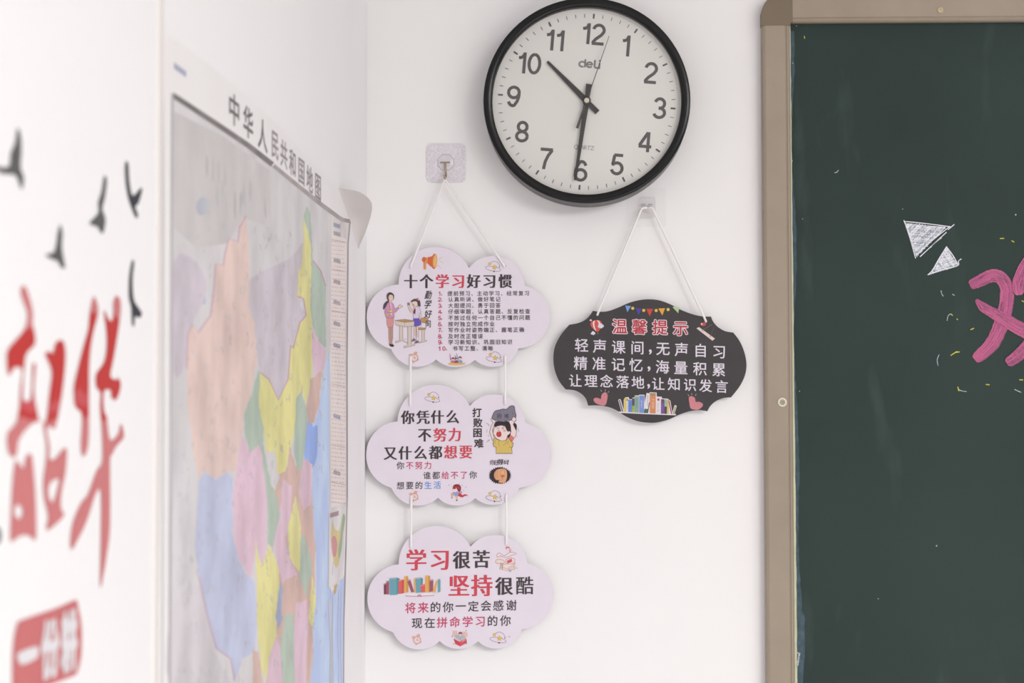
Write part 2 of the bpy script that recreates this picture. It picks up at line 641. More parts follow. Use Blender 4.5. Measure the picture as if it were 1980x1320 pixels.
def chalk_stroke(a, pts, w, seed, dens=1.0):
    """a broad chalk stroke rubbed out of many thin lines along a centre line of (x, y, half width)"""
    r = random.Random(seed)
    c = catmull(pts, 8, False)
    m_ = len(c)
    c = [(p[0], p[1], p[2] * (1 - .35 * max(0, 1 - i / 3.0) ** 2 - .35 * max(0, 1 - (m_ - 1 - i) / 3.0) ** 2) * r.uniform(.96, 1.04)) for i, p in enumerate(c)]
    nrm = []
    for i in range(len(c)):
        p, q = c[max(i - 1, 0)], c[min(i + 1, len(c) - 1)]
        l = math.hypot(q[0] - p[0], q[1] - p[1]) or 1
        nrm.append((-(q[1] - p[1]) / l, (q[0] - p[0]) / l))
    a.add([z for i, p in enumerate(c) for z in ((p[0] + nrm[i][0] * p[2] * .93, p[1] + nrm[i][1] * p[2] * .93), (p[0] - nrm[i][0] * p[2] * .93, p[1] - nrm[i][1] * p[2] * .93))],
          [(2 * i, 2 * i + 1, 2 * i + 3, 2 * i + 2) for i in range(len(c) - 1)], chalk_p2)
    for k in range(int(w * dens)):
        o = r.uniform(-1, 1)
        i0 = r.randrange(0, max(1, len(c) - 12))
        i1 = min(len(c), i0 + r.randint(10, 40))
        if r.random() < 0.2:
            i0 = 0
        if r.random() < 0.2:
            i1 = len(c)
        dr = r.uniform(-.12, .12)
        line = []
        for i in range(i0, i1):
            t = max(-1.02, min(1.02, o + dr * (i - i0) / (i1 - i0)))
            line.append((c[i][0] + nrm[i][0] * c[i][2] * t + r.uniform(-.8, .8), c[i][1] + nrm[i][1] * c[i][2] * t + r.uniform(-.8, .8)))
        if len(line) > 2:
            a.line(line, r.uniform(3, 6.5), r.choice((chalk_p, chalk_p, chalk_p, chalk_p2)))
    for k in range(int(w * 0.55)):
        o = r.uniform(-.8, .8)
        i0 = r.randrange(0, max(1, len(c) - 8))
        i1 = min(len(c), i0 + r.randint(3, 7))
        line = [(c[i][0] + nrm[i][0] * c[i][2] * o, c[i][1] + nrm[i][1] * c[i][2] * o) for i in range(i0, i1)]
        if len(line) > 2:
            a.line(line, r.uniform(1.8, 4.2), chalk_p3)


art = Art(bplane(PANEL), (1860, 500, 6.0), step=0.000002)
chalk_stroke(art, [(95, 312, 62), (220, 250, 68), (350, 195, 72), (450, 220, 75), (515, 330, 76), (520, 470, 82), (490, 640, 82), (420, 850, 84), (330, 1010, 80), (150, 1170, 62)], 110, 11)
chalk_stroke(art, [(165, 475, 18), (240, 555, 52), (330, 610, 58), (470, 690, 72), (620, 780, 76), (760, 850, 80), (900, 900, 85)], 80, 12, 1.3)
chalk_stroke(art, [(800, -20, 60), (725, 130, 85), (660, 300, 80), (665, 420, 45)], 70, 13)
chalk_stroke(art, [(520, 1215, 55), (640, 1130, 68), (760, 1020, 75), (900, 850, 80)], 60, 14)
art.build('chalk_lettering', board, 'pink chalk character cut by the picture edge')

# small chalk flecks
art = Art(bplane(PANEL), BC)
for l in ([(395, 600), (398, 618), (408, 634)], [(467, 622), (480, 630)], [(455, 748), (440, 760), (433, 790)], [(382, 1008), (370, 1040), (375, 1076)], [(510, 1232), (530, 1240), (556, 1243)], [(865, 1230), (885, 1240), (905, 1248)]):
    art.line(l, 5, chalk_w2, smooth=3)
for l in ([(773, 267), (795, 266)], [(847, 282), (860, 289)], [(460, 750), (467, 757)], [(496, 780), (500, 784)], [(585, 848), (603, 840)], [(458, 1012), (480, 998), (495, 988)], [(485, 994), (512, 990)],
          [(502, 1215), (508, 1238)], [(683, 1198), (702, 1200)], [(897, 1168), (915, 1169)], [(912, 665), (922, 670)]):
    art.line(l, 7, chalk_y)
art.crop(0, 0, 1)
art.line([(1555, 70), (1556, 74)], 1.8, chalk_y)
art.line([(1614, 334), (1618, 333), (1621, 329)], 1.8, chalk_w2)
for x, y, r in ((1540, 50, 1.1), (1533, 122, 1.0), (1531, 311, 1.6), (1552, 423, 1.1), (1745.5, 404, .9), (1964, 415, 1.5), (1546, 756, 1.2), (1811, 1055, 1.6), (1698, 1157, 1.2)):
    art.disc(x, y, r, chalk_w2)
art.line([(1543, 1262), (1546, 1261), (1542, 1286)], 3.4, chalk_w2)
art.build('chalk_flecks', board, 'small white and yellow chalk flecks')['kind'] = 'stuff'

# ------------------------------------------------------------------ wall clock
CLD = 0.058                                   # depth of the clock
cc = back(1134.5, 193.3, CLD)
CR = (back(1335, 193, CLD).x - back(934, 193, CLD).x) / 2
CROT = math.radians(4.9)                      # hangs turned clockwise by this much
clock = thing('wall_clock', 'round wall clock with a thick black rim and white dial', 'clock', (cc.x, 0, cc.z - CR))


def clk(x, y, h):
    """clock dial: x right, y up in units of the radius, 12 o'clock along y; h in front of the dial"""
    c, s = math.cos(CROT), math.sin(CROT)
    return Vector((cc.x + CR * (x * c + y * s), -(CLD - 0.014) - h, cc.z + CR * (-x * s + y * c)))


def lathe(prof, n=96):
    V, Fc = [], []
    for r, d in prof:
        for k in range(n):
            q = 2 * math.pi * k / n
            V.append((cc.x + CR * r * math.cos(q), -d, cc.z + CR * r * math.sin(q)))
    for i in range(len(prof) - 1):
        for k in range(n):
            Fc.append((i * n + k, i * n + (k + 1) % n, (i + 1) * n + (k + 1) % n, (i + 1) * n + k))
    return V, Fc


rim_m = mat('black_gloss_plastic', (11, 11, 12), 0.25, 0.32, bump=(6, 0.03, 0.002))
side_m = mat('rim_side_plastic', (54, 50, 49), 0.38, 0.5)
V, Fc = lathe([(0.985, 0.004), (1.0, 0.007), (1.0, CLD - 0.004), (0.997, CLD - 0.001), (0.988, CLD), (0.925, CLD - 0.0005), (0.915, CLD - 0.002), (0.9135, CLD - 0.014)])
fm = [0 if i // 96 >= 2 else 1 for i in range(len(Fc))]
obj('clock_rim', V, Fc, [rim_m, side_m], clock, fm, True, label='thick black rim')
V, Fc = lathe([(0.985, 0.004), (0.6, 0.003), (0.00001, 0.003)])
obj('clock_back', V, Fc, rim_m, clock)
V, Fc = lathe([(0.9135, CLD - 0.014), (0.5, CLD - 0.014), (0.00001, CLD - 0.014)])
obj('dial', V, Fc, mat('dial_white', (245, 243, 240), 0.7, 0.2), clock, label='white dial')
grey = mat('dial_print', (98, 94, 96), 0.5, 0.3)
ca = Art(clk, h=0.0004)
for i in range(60):
    a = math.radians(6 * i)
    s, c = math.sin(a), math.cos(a)
    if i % 5 == 0:
        ca.line([(s * 0.815, c * 0.815), (s * 0.862, c * 0.862)], 0.016, grey, cap=False)
    else:
        ca.line([(s * 0.822, c * 0.822), (s * 0.858, c * 0.858)], 0.0055, grey, cap=False)
ca.build('minute_marks', clock)

A_ = lambda cx, cy, rx, ry, a0, a1, n=20: [(cx + rx * math.cos(math.radians(a0 + (a1 - a0) * k / n)), cy + ry * math.sin(math.radians(a0 + (a1 - a0) * k / n))) for k in range(n + 1)]
DIG = {
    '0': [A_(.30, .5, .235, .44, 90, 450, 32)],
    '1': [[(.10, .735), (.22, .755), (.30, .82), (.335, .93)], [(.36, 1.0), (.36, 0)]],
    '2': [A_(.30, .70, .23, .245, 172, -22, 20) + [(.42, .47), (.20, .28), (.085, .13), (.07, .06)], [(.03, .055), (.55, .055)]],
    '3': [A_(.29, .715, .205, .225, 165, -80, 18) + [(.25, .49)], [(.25, .50)] + A_(.29, .275, .235, .225, 82, -165, 20)],
    '4': [[(.43, 0), (.43, .95)], [(.40, .93), (.055, .30)], [(.02, .26), (.58, .26)]],
    '5': [[(.53, .94), (.145, .94)], [(.165, .94), (.10, .47)], [(.10, .49)] + A_(.295, .315, .235, .26, 140, -165, 22)],
    '6': [A_(.30, .305, .235, .25, 0, 360, 30), [(.51, .76)] + A_(.31, .70, .19, .24, 30, 110, 8) + [(.13, .72), (.07, .50), (.065, .30)]],
    '7': [[(.03, .94), (.57, .94)], [(.545, .92), (.38, .66), (.27, .36), (.22, 0)]],
    '8': [A_(.30, .725, .195, .215, 0, 360, 28), A_(.30, .275, .235, .22, 0, 360, 30)],
}
DIG['9'] = [[(.6 - x, 1 - y) for x, y in l] for l in DIG['6']]
DH = 0.205
for i in range(1, 13):
    a = math.radians(30 * i)
    rr = 0.670
    cx, cy = math.sin(a) * rr * 1.03, math.cos(a) * rr - 0.006
    if i in (3, 9):
        cx *= 1.03
    s = str(i)
    ca = Art(clk, h=0.0004)
    adv = DH * 0.60
    tw = adv * (len(s) - 1) + DH * 0.6
    for k, ch in enumerate(s):
        ox = cx - tw / 2 + adv * k
        if ch == '1' and len(s) == 2:
            ox += DH * 0.06 * (1 if k == 0 else -1)
        for l in DIG[ch]:
            ca.line([(ox + (x - .3) * DH * 1.07 + .3 * DH, cy - DH / 2 + y * DH) for x, y in l], DH * 0.145, grey, cap=False)
    ca.build('numeral', clock)
# maker's mark and the word under the hands
ca = Art(clk, h=0.0004)
logo = mat('logo_grey', (136, 134, 136), 0.5, 0.3)
z = lambda pts: [(-0.105 + x * 0.105, 0.332 + y * 0.082) for x, y in pts]
ca.line(z(A_(.30, .36, .27, .30, -60, -330, 22)), 0.0165, logo, cap=False)
ca.line(z([(.57, .98), (.57, .02)][::1]), 0.0165, logo, cap=False)
ca.line(z(A_(.98, .36, .26, .30, 0, 325, 24)), 0.0165, logo, cap=False)
ca.line(z([(.72, .38), (1.25, .38)]), 0.014, logo, cap=False)
ca.line(z([(1.45, .98), (1.45, .30)] + A_(1.63, .25, .18, .2, 180, 290, 8) + [(1.80, .06)]), 0.0165, logo, cap=False)
ca.line(z([(1.90, .66), (1.90, -.06)]), 0.0165, logo, cap=False)
ca.disc(*z([(1.90, .92)])[0], 0.010, logo)
ca.build('maker_lettering', clock, 'grey maker name')
ca = Art(clk, h=0.0004)
for k, (ch, w) in enumerate((('Q', .2), ('U', .2), ('A', .2), ('R', .2), ('T', .2), ('Z', .2))):
    gv, gf = glyph(ch, -0.012)
    ca.add([(-0.090 + 0.0325 * k + x * 0.060, -0.468 + y * 0.060) for x, y in gv], gf, logo)
ca.build('quartz_lettering', clock, 'the word quartz')


def hand(name, ang, prof, depth, m, lab):
    """prof: list of (distance along the hand, half width); tail distances negative"""
    a = math.radians(ang)
    s, c = math.sin(a), math.cos(a)
    lp = [(t, w) for t, w in prof] + [(t, -w) for t, w in reversed(prof)]
    f = lambda h: (lambda p: clk(p[0] * s + p[1] * c, p[0] * c - p[1] * s, h))
    V, Fc, _t = slab_vf(lp, f(depth + 0.0008), f(depth))
    return obj(name, V, Fc, m, clock, label=lab)


hand_m = mat('hand_black', (56, 53, 53), 0.4, 0.4)
hand('hour_hand', -44.2 - 4.9, [(-0.150, 0.026), (-0.03, 0.024), (0.0, 0.030), (0.06, 0.028), (0.53, 0.013), (0.545, 0.010)], 0.003, hand_m, 'short black hour hand pointing past 10')
hand('minute_hand', 180 + 8.4 - 4.9, [(-0.165, 0.030), (-0.03, 0.022), (0.0, 0.028), (0.2, 0.022), (0.775, 0.012), (0.778, 0.012)], 0.006, hand_m, 'long black minute hand pointing past 6')
hand('second_hand', 19.2 - 4.9, [(-0.285, 0.013), (-0.14, 0.010), (0.0, 0.006), (0.15, 0.004), (0.665, 0.0025)], 0.009, mat('second_black', (74, 71, 71), 0.4, 0.4), 'thin dark second hand')
V, Fc = [], []
for i, (r, dd) in enumerate([(0.040, 0.0005), (0.040, 0.0105), (0.026, 0.0115), (0.025, 0.0120), (0.018, 0.0128), (0.00001, 0.0130)]):
    for k in range(28):
        q = 2 * math.pi * k / 28
        V.append(clk(r * math.cos(q), r * math.sin(q), dd))
for i in range(5):
    for k in range(28):
        Fc.append((i * 28 + k, i * 28 + (k + 1) % 28, (i + 1) * 28 + (k + 1) % 28, (i + 1) * 28 + k))
obj('hand_hub', V, Fc, [hand_m, mat('brass_pin', (206, 200, 178), 0.4, 0.5)], clock, [0 if i < 56 else 1 for i in range(len(Fc))], label='hub with pale brass pin')
V, Fc = lathe([(0.9130, CLD - 0.0025), (0.7, CLD - 0.0022), (0.4, CLD - 0.0020), (0.00001, CLD - 0.0019)])
obj('clock_glass', V, Fc, clear_mat('clock_glass', (225, 225, 225, 0.01), (1.0, 1.0, 0.995), 0.03, 1.33), clock, smooth=True, label='clear glass over the dial')

# ------------------------------------------------------------------ adhesive hooks
def rsq(u0, v0, u1, v1, r, n=6):
    out = []
    for cx, cy, a0 in ((u1 - r, v0 + r, -90), (u1 - r, v1 - r, 0), (u0 + r, v1 - r, 90), (u0 + r, v0 + r, 180)):
        out += circle(cx, cy, r, None, n, 0, a0, a0 + 90)
    return out


hz = back(862, 352, 0)
hook = thing('adhesive_hook', 'shimmering square adhesive hook above the three cloud signs', 'hook', hz)
pad_m = mat('shimmer_pad', (218, 211, 220), 0.35, 0.5, noise=(420, (232, 227, 234), 2, (0.42, 0.6)))
V, Fc, _t = slab_vf(rsq(824.2, 277.5, 900.2, 352.5, 10), lambda p: back(p[0], p[1], 0.0012), lambda p: back(p[0], p[1], 0.0))
obj('adhesive_pad', V, Fc, pad_m, hook, label='square pad with shimmering pattern')
# raised boss holding the wire
V, Fc = [], []
oc = [(862 + 18 * math.cos(math.radians(a)), 314 + 17.5 * math.sin(math.radians(a))) for a in range(22, 382, 45)]
for sc_, d in ((1.0, 0.0011), (0.86, 0.0042), (0.5, 0.0052)):
    V += [back(862 + (x - 862) * sc_, 314 + (y - 314) * sc_, d) for x, y in oc]
for i in range(2):
    for k in range(8):
        Fc.append((i * 8 + k, i * 8 + (k + 1) % 8, (i + 1) * 8 + (k + 1) % 8, (i + 1) * 8 + k))
Fc.append(tuple(range(16, 24)))
obj('boss', V, Fc, mat('boss_clear', (216, 211, 217), 0.3, 0.5, noise=(260, (224, 219, 226), 2)), hook)
wire_m = mat('hook_metal', (176, 160, 140), 0.25, 0.5, 0.85)
V, Fc = tube_vf([back(851, 314.0, 0.006), back(870, 313.6, 0.006)], 0.0011)
obj('pivot_pin', V, Fc, wire_m, hook)
V, Fc = tube_vf(catmull([back(860.5, 314, 0.0075), back(861.0, 324, 0.0085), back(862, 336, 0.0095), back(861.8, 344, 0.013), back(860.6, 345.5, 0.019), back(859.0, 341, 0.023), back(858.6, 334, 0.0235)], 5, False), 0.0015)
obj('wire_hook', V, Fc, wire_m, hook, smooth=True, label='tan metal wire hook')

hz2 = back(1250.5, 438, 0)
hook2 = thing('adhesive_hook', 'clear square adhesive hook below the clock, holding the black sign', 'hook', hz2)
clear_p = clear_mat('clear_plastic', (232, 226, 228, 0.05), (1.0, 1.0, 1.0), 0.2, 1.03)
clear_c = clear_mat('clear_clip', (222, 215, 216, 0.14), (1.0, 1.0, 1.0), 0.15, 1.06)
V, Fc = shell(*slab_vf(rsq(1212.5, 363.5, 1288, 438, 5), lambda p: back(p[0], p[1], 0.0010), lambda p: back(p[0], p[1], 0.0)))
obj('adhesive_pad', V, Fc, clear_p, hook2, label='clear plastic pad')
V, Fc = shell(*slab_vf(rsq(1234.5, 381, 1267.5, 421.5, 5), lambda p: back(p[0], p[1], 0.0040), lambda p: back(p[0], p[1], 0.0008)))
obj('clip_base', V, Fc, clear_c, hook2)
for u0, u1 in ((1239, 1247.5), (1253, 1261.5)):
    a, b = back(u0, 396, 0.0), back(u1, 400, 0.0)
    V, Fc = box_vf(a.x, b.x, -0.013, -0.0035, b.z, a.z)
    obj('clip_arm', V, Fc, clear_c, hook2)
V, Fc = shell(*slab_vf(rsq(1238.5, 403.5, 1264.5, 421, 4), lambda p: back(p[0], p[1], 0.0128), lambda p: back(p[0], p[1], 0.0108)))
obj('clip_tongue', V, Fc, clear_c, hook2)

# ------------------------------------------------------------------ hanging signs
cord_m = mat('white_cord', (243, 240, 239), 0.75, 0.2, bump=(900, 0.3, 0.0004))
K = (72, 64, 67)            # printed black
RED = (206, 76, 90)
RED2 = (198, 70, 104)
lilac = mat('sign_lilac', (231, 222, 234), 0.6, 0.3, noise=(30, (228, 219, 231), 2))
foam = mat('sign_edge', (240, 236, 240), 0.6, 0.3)
hole_m = mat('hole_dark', (72, 64, 72), 0.8, 0.1)
SF = 0.0175                  # front of the signs off the wall
SB = 0.0125


def sign_board(parent, loop, face, label):
    V, Fc, fm = slab_vf(loop, lambda p: back(p[0], p[1], SF), lambda p: back(p[0], p[1], SB))
    # back face: same outline straight behind the front
    n = len(loop)
    for i in range(n):
        V[n + i] = Vector((V[i].x, -SB, V[i].z))
    return obj('sign_board', V, Fc, [face, foam], parent, fm, label=label)


def holes(parent, pts, r=2.3):
    for u, v in pts:
        a = Art(bplane(SF), h=0.00005)
        a.disc(u, v, r, hole_m)
        a.build('cord_hole', parent)


def cord(parent, pts, r=0.00165):
    V, Fc = tube_vf(pts, r, 10)
    return obj('cord', V, Fc, cord_m, parent, smooth=True)


YEL, YEL2, LN = (222, 190, 106), (205, 165, 84), (92, 74, 92)


def orbit_icon(a, cx, cy, s):
    """star with a tilted ring and a comet arc; s = overall width"""
    k = s / 240.0
    p = lambda x, y: (cx + (x - 1515) * k, cy + (y - 330) * k)
    ring = [p(x, y) for x, y in circle(1514, 366, 121, 36, 40, math.radians(11))]
    arc = [p(x, y) for x, y in [(1474, 275), (1510, 252), (1545, 249), (1585, 268), (1610, 300), (1617, 330)]]
    a.line(ring, 4.5 * k, LN, closed=True)
    a.line(arc, 4.5 * k, LN, smooth=5)
    x, y = p(1459, 289)
    a.disc(x, y, 23 * k, YEL2); a.disc(x, y, 18 * k, YEL)
    x, y = p(1615, 335)
    a.disc(x, y, 10 * k, (150, 138, 118))
    x, y = p(1528, 407)
    a.disc(x, y, 11 * k, (80, 62, 78))
    st = []
    for i in range(10):
        q = math.radians(-90 + 36 * i + 4)
        r = 46 if i % 2 == 0 else 23
        st.append(p(1534 + r * math.cos(q), 342 + r * math.sin(q)))
    a.poly(st, YEL2)
    a.poly([((x - p(1534, 342)[0]) * .78 + p(1534, 342)[0], (y - p(1534, 342)[1]) * .78 + p(1534, 342)[1]) for x, y in st], YEL)


def clock_icon(a, cx, cy, s):
    """twin-bell alarm clock, s = diameter of its face"""
    k = s / 120.0
    c1, c2 = (209, 128, 112), (226, 178, 150)
    for x, y, r in ((-62, -48, .5), (20, -82, .2)):
        a.poly([(cx + (x + q[0]) * k, cy + (y + q[1]) * k) for q in circle(0, 0, 32, 22, 20, -0.5 + r)], c1)
        a.poly([(cx + (x + q[0]) * k, cy + (y + q[1]) * k) for q in circle(0, 0, 28, 18, 20, -0.5 + r)], c2)
    for x, y in ((-18, 82), (68, 36)):
        a.line([(cx + x * .6 * k, cy + y * .6 * k), (cx + x * k, cy + y * k)], 12 * k, c1)
    a.disc(cx, cy, 66 * k, c1)
    a.disc(cx, cy, 57 * k, (230, 214, 212))
    for i in range(12):
        q = math.radians(30 * i + 10)
        a.line([(cx + 44 * k * math.cos(q), cy + 44 * k * math.sin(q)), (cx + 50 * k * math.cos(q), cy + 50 * k * math.sin(q))], 4 * k, c1)
    a.line([(cx, cy), (cx + 4 * k, cy - 34 * k)], 6 * k, c1)
    a.line([(cx, cy), (cx + 24 * k, cy + 8 * k)], 6 * k, c1)
    a.disc(cx, cy, 8 * k, (170, 110, 100))


def cloud(crop, nodes, mids):
    ox, oy, s = crop
    out = []
    for i, p in enumerate(nodes):
        out += arc3(p, mids[i], nodes[(i + 1) % len(nodes)], 18)
    return [(ox + x / s, oy + y / s) for x, y in out]


# --- top cloud -----------------------------------------------------
S1 = (690, 260, 2.87)
lp1 = cloud(S1, [(232, 832), (622, 740), (930, 838), (897, 1185), (655, 1250), (440, 1248), (190, 1190)],
            [(440, 624), (800, 679), (1071, 1010), (795, 1283), (550, 1290), (330, 1288), (54, 1010)])
b1 = back(886, 710, SB)
sg1 = thing('cloud_sign', 'pale lilac cloud sign listing ten study habits, topmost of the three clouds', 'sign', b1, 'lilac cloud signs')
sign_board(sg1, lp1, lilac, 'pale lilac cloud-shaped board')
holes(sg1, [(794, 516.5), (976, 515), (794, 689.5), (977, 688.5)])
hk = at_y(861, 344.5, -0.0175)
for (u, v), du in (((794, 516.5), -1.6), ((976, 515), 1.6)):
    e = back(u, v, SF)
    cord(sg1, [hk + Vector((0, 0, 0.0012)), at_y(861 + du, 349, -0.019)] + [at_y(861 + du, 349, -0.019).lerp(e + Vector((0, -0.0022, 0.0)), t) for t in (.15, .3, .5, .7, .9, .97)] + [e + Vector((0, -0.0012, -0.001)), e + Vector((0, 0.003, -0.0014))], 0.00155)
P1 = bplane(SF)
a = Art(P1, (770, 475, 8.25))
for ch, cx, col in (('十', 200, K), ('个', 450, K), ('学', 703, RED), ('习', 957, RED), ('好', 1205, K), ('习', 1455, K), ('惯', 1707, K)):
    a.text([(ch, cx, 565 - (cx - 950) * .004)], 217, col, bold=(-.042, -.02, 0, .02, .042), wide=0.93)
a.build('title_lettering', sg1, 'large black and red title')
a = Art(P1, (840, 555, 9.9))
LST = [(252, 120, '提前预习、主动学习、经常复习'), (266, 232, '认真听讲、做好笔记'), (266, 350, '大胆提问、勇于回答'), (266, 466, '仔细审题、认真答题、反复检查'), (266, 585, '不放过任何一个自己不懂的问题'),
       (266, 704, '按时独立完成作业'), (266, 818, '写作业时姿势端正、握笔正确'), (266, 938, '及时改正错误'), (266, 1050, '学习新知识、巩固旧知识'), (350, 1170, '书写工整、清晰')]
for i, (x, y, s) in enumerate(LST):
    a.run(s, x + 46, y + 3, 113.2, 92, K, bold=fat(.010, 4), slope=-0.005)
    a.text([('、', 168 if i < 9 else 260, y - 4)], 92, K, ex=(1, 0), ey=(0, -1))
    n = str(i + 1)
    for k, ch in enumerate(n):
        cx = 100 if len(n) == 1 else (100 if k == 0 else 182)
        for l in DIG[ch]:
            a.line([(cx + (q[0] - .3) * 100, y + 5 - (q[1] - .5) * 80) for q in l], 13, RED2, cap=False)
a.build('list_lettering', sg1, 'ten numbered lines of small black text')
a = Art(P1, (730, 550, 10.15))
a.text([('勤', 1000, 200)], 160, K, bold=fat(.018, 6), wide=.78, shear=.25)
a.text([('学', 988, 385)], 165, K, bold=fat(.018, 6), wide=.75, shear=.3)
a.text([('好', 995, 578)], 150, K, bold=fat(.018, 6), wide=.9, shear=.15)
a.text([('问', 995, 770)], 140, K, bold=fat(.018, 6), wide=.75, shear=.0)
a.build('brush_lettering', sg1, 'column of brush-style characters')
# teacher, pupil and desk
a = Art(P1, (730, 550, 10.15))
SK, HR, WOOD, WD2, OL = (232, 205, 190), (86, 70, 78), (186, 146, 104), (214, 200, 190), (120, 98, 104)
a.outline([(850, 655), (975, 650), (992, 672), (985, 740), (960, 758), (850, 740), (838, 690)], WOOD, 6, OL)
a.line([(865, 740), (855, 840)], 16, WD2); a.line([(955, 755), (948, 850)], 16, WD2)
a.outline([(795, 845), (940, 850), (950, 870), (930, 885), (805, 888)], WOOD, 6, OL)
a.outline([(868, 888), (922, 888), (922, 1095), (972, 1090), (970, 1108), (815, 1150), (812, 1130), (868, 1112)], WD2, 6, OL)
a.poly([(118, 395), (150, 350), (190, 320), (225, 330), (215, 390), (165, 430), (130, 485), (108, 480)], HR, 4)
a.outline([(215, 830), (300, 830), (300, 1050), (285, 1130), (300, 1185), (235, 1170), (220, 1050)], (190, 150, 138), 5, OL)
a.line([(258, 850), (262, 1150)], 4, OL)
a.poly([(222, 1140), (245, 1170), (300, 1170), (330, 1200), (300, 1222), (255, 1215), (232, 1190)], (62, 48, 52))
a.outline([(178, 655), (318, 650), (310, 760), (305, 830), (200, 838), (185, 760)], (214, 150, 148), 6, OL)
a.outline([(205, 350), (270, 345), (310, 385), (340, 480), (410, 440), (425, 465), (350, 550), (322, 540), (328, 640), (250, 662), (165, 645), (150, 590), (135, 540), (160, 440)], (205, 150, 186), 6, OL)
a.poly([(240, 370), (275, 365), (290, 480), (255, 490)], (226, 182, 200))
a.line([(165, 470), (160, 540), (250, 560)], 5, OL); a.line([(215, 350), (240, 430), (262, 560)], 5, OL)
a.outline([(232, 500), (292, 490), (295, 540), (260, 550), (225, 530)], (222, 196, 104), 5, OL)
a.outline([(150, 575), (262, 580), (260, 600), (165, 612)], (222, 190, 120), 5, OL)
a.poly([(250, 560), (285, 560), (290, 595), (262, 598)], SK)
a.outline([(408, 445), (430, 400), (448, 390), (452, 415), (490, 418), (488, 440), (450, 455), (425, 462)], SK, 5, OL, 3)
a.poly([(180, 250), (185, 190), (240, 150), (300, 175), (325, 220), (315, 290), (300, 300), (215, 320), (190, 290)], HR, 4)
a.outline([(215, 240), (240, 200), (290, 205), (308, 235), (305, 290), (270, 332), (240, 325), (220, 285)], SK, 4, OL, 4)
a.poly([(232, 310), (268, 330), (262, 360), (235, 355)], SK)
a.line([(240, 245), (258, 243)], 7, (110, 104, 84)); a.line([(285, 245), (298, 248)], 6, (110, 104, 84)); a.line([(255, 308), (275, 312)], 5, (190, 90, 100))
# desk
a.outline([(430, 810), (495, 810), (495, 1075), (455, 1085), (460, 1110), (348, 1145), (348, 1120), (432, 1090)], WD2, 6, OL)
a.line([(460, 1080), (560, 1070)], 18, WD2); a.line([(470, 1085), (590, 1150)], 12, (176, 156, 148))
a.outline([(345, 705), (540, 740), (722, 720), (722, 812), (540, 828), (358, 790)], WD2, 6, OL)
a.line([(532, 738), (532, 825)], 4, OL)
a.outline([(335, 700), (540, 685), (722, 710), (545, 738)], WOOD, 8, (128, 98, 84))
a.outline([(592, 825), (665, 820), (660, 1180), (735, 1165), (732, 1190), (512, 1245), (512, 1215), (595, 1185)], WD2, 6, OL)
# pupil
a.outline([(715, 820), (755, 820), (752, 1000), (722, 1000)], SK, 5, OL)
a.outline([(760, 820), (800, 820), (805, 1030), (775, 1030)], SK, 5, OL)
a.outline([(720, 1000), (748, 1000), (745, 1070), (718, 1065)], (232, 224, 232), 4, OL)
a.outline([(772, 1030), (806, 1030), (804, 1110), (775, 1105)], (232, 224, 232), 4, OL)
a.poly([(712, 1055), (745, 1075), (745, 1100), (665, 1118), (680, 1085)], (132, 104, 118), 2)
a.poly([(770, 1095), (806, 1110), (805, 1140), (725, 1155), (735, 1125)], (132, 104, 118), 2)
a.outline([(705, 665), (812, 660), (858, 745), (845, 790), (740, 828), (720, 800), (722, 720), (700, 700)], (112, 92, 186), 5, (80, 62, 140))
for x0, x1 in ((740, 750), (768, 785), (795, 820)):
    a.line([(x0, 675), (x1, 810)], 5, (84, 66, 150))
a.outline([(720, 440), (790, 430), (835, 480), (852, 545), (820, 572), (812, 660), (708, 665), (702, 560)], (216, 208, 228), 5, OL)
a.outline([(812, 575), (845, 560), (858, 620), (825, 650)], SK, 5, OL)
a.outline([(590, 375), (600, 352), (630, 365), (632, 420), (665, 505), (705, 470), (715, 500), (658, 548), (630, 500), (598, 425)], SK, 5, OL)
a.poly([(585, 365), (603, 350), (630, 368), (625, 405), (592, 400)], (150, 120, 110), 3)
a.poly([(735, 450), (748, 500), (738, 585), (715, 565), (695, 570), (718, 500)], (128, 54, 66))
a.outline([(680, 350), (700, 320), (780, 330), (798, 365), (775, 420), (735, 435), (695, 405)], SK, 4, OL, 4)
a.poly([(650, 345), (680, 300), (740, 280), (800, 290), (832, 320), (845, 420), (830, 430), (790, 410), (780, 350), (745, 325), (690, 335)], HR, 2)
a.disc(785, 280, 20, (196, 130, 160)); a.disc(805, 300, 14, (222, 170, 190))
a.line([(712, 345), (724, 350)], 6, (90, 90, 70)); a.disc(708, 400, 11, (190, 90, 90))
a.build('classroom_picture', sg1, 'printed teacher, pupil and desk')
a = Art(P1, (770, 475, 8.25))
a.poly([(402, 260), (446, 262), (442, 378), (404, 376)], (222, 150, 84))
a.outline([(392, 190), (425, 182), (440, 215), (425, 258), (395, 252), (380, 222)], (212, 106, 66), 4, (178, 92, 66), 3)
a.poly([(440, 190), (470, 185), (545, 165), (560, 150), (545, 345), (520, 330), (470, 285), (440, 272)], (214, 104, 68))
a.line([(448, 190), (442, 265)], 9, (232, 180, 110)); a.line([(468, 185), (462, 280)], 7, (232, 180, 110))
a.poly(circle(575, 248, 48, 122, 30, .06), (206, 112, 66))
a.poly(circle(588, 245, 36, 108, 30, .06), (226, 168, 106))
a.poly(circle(592, 245, 24, 80, 30, .06), (232, 186, 120))
for l in ([(648, 215), (700, 185)], [(660, 245), (715, 268)], [(625, 305), (660, 330), (680, 362)]):
    a.line(l, 5, (206, 180, 150))
a.build('megaphone_picture', sg1, 'printed orange megaphone')
a = Art(P1, (770, 475, 8.25)); orbit_icon(a, 1515, 330, 243); a.build('star_picture', sg1, 'printed star with an orbit')
a = Art(P1, (780, 670, 9.43)); orbit_icon(a, 1651, 192, 285); a.build('star_picture', sg1, 'printed star with an orbit')
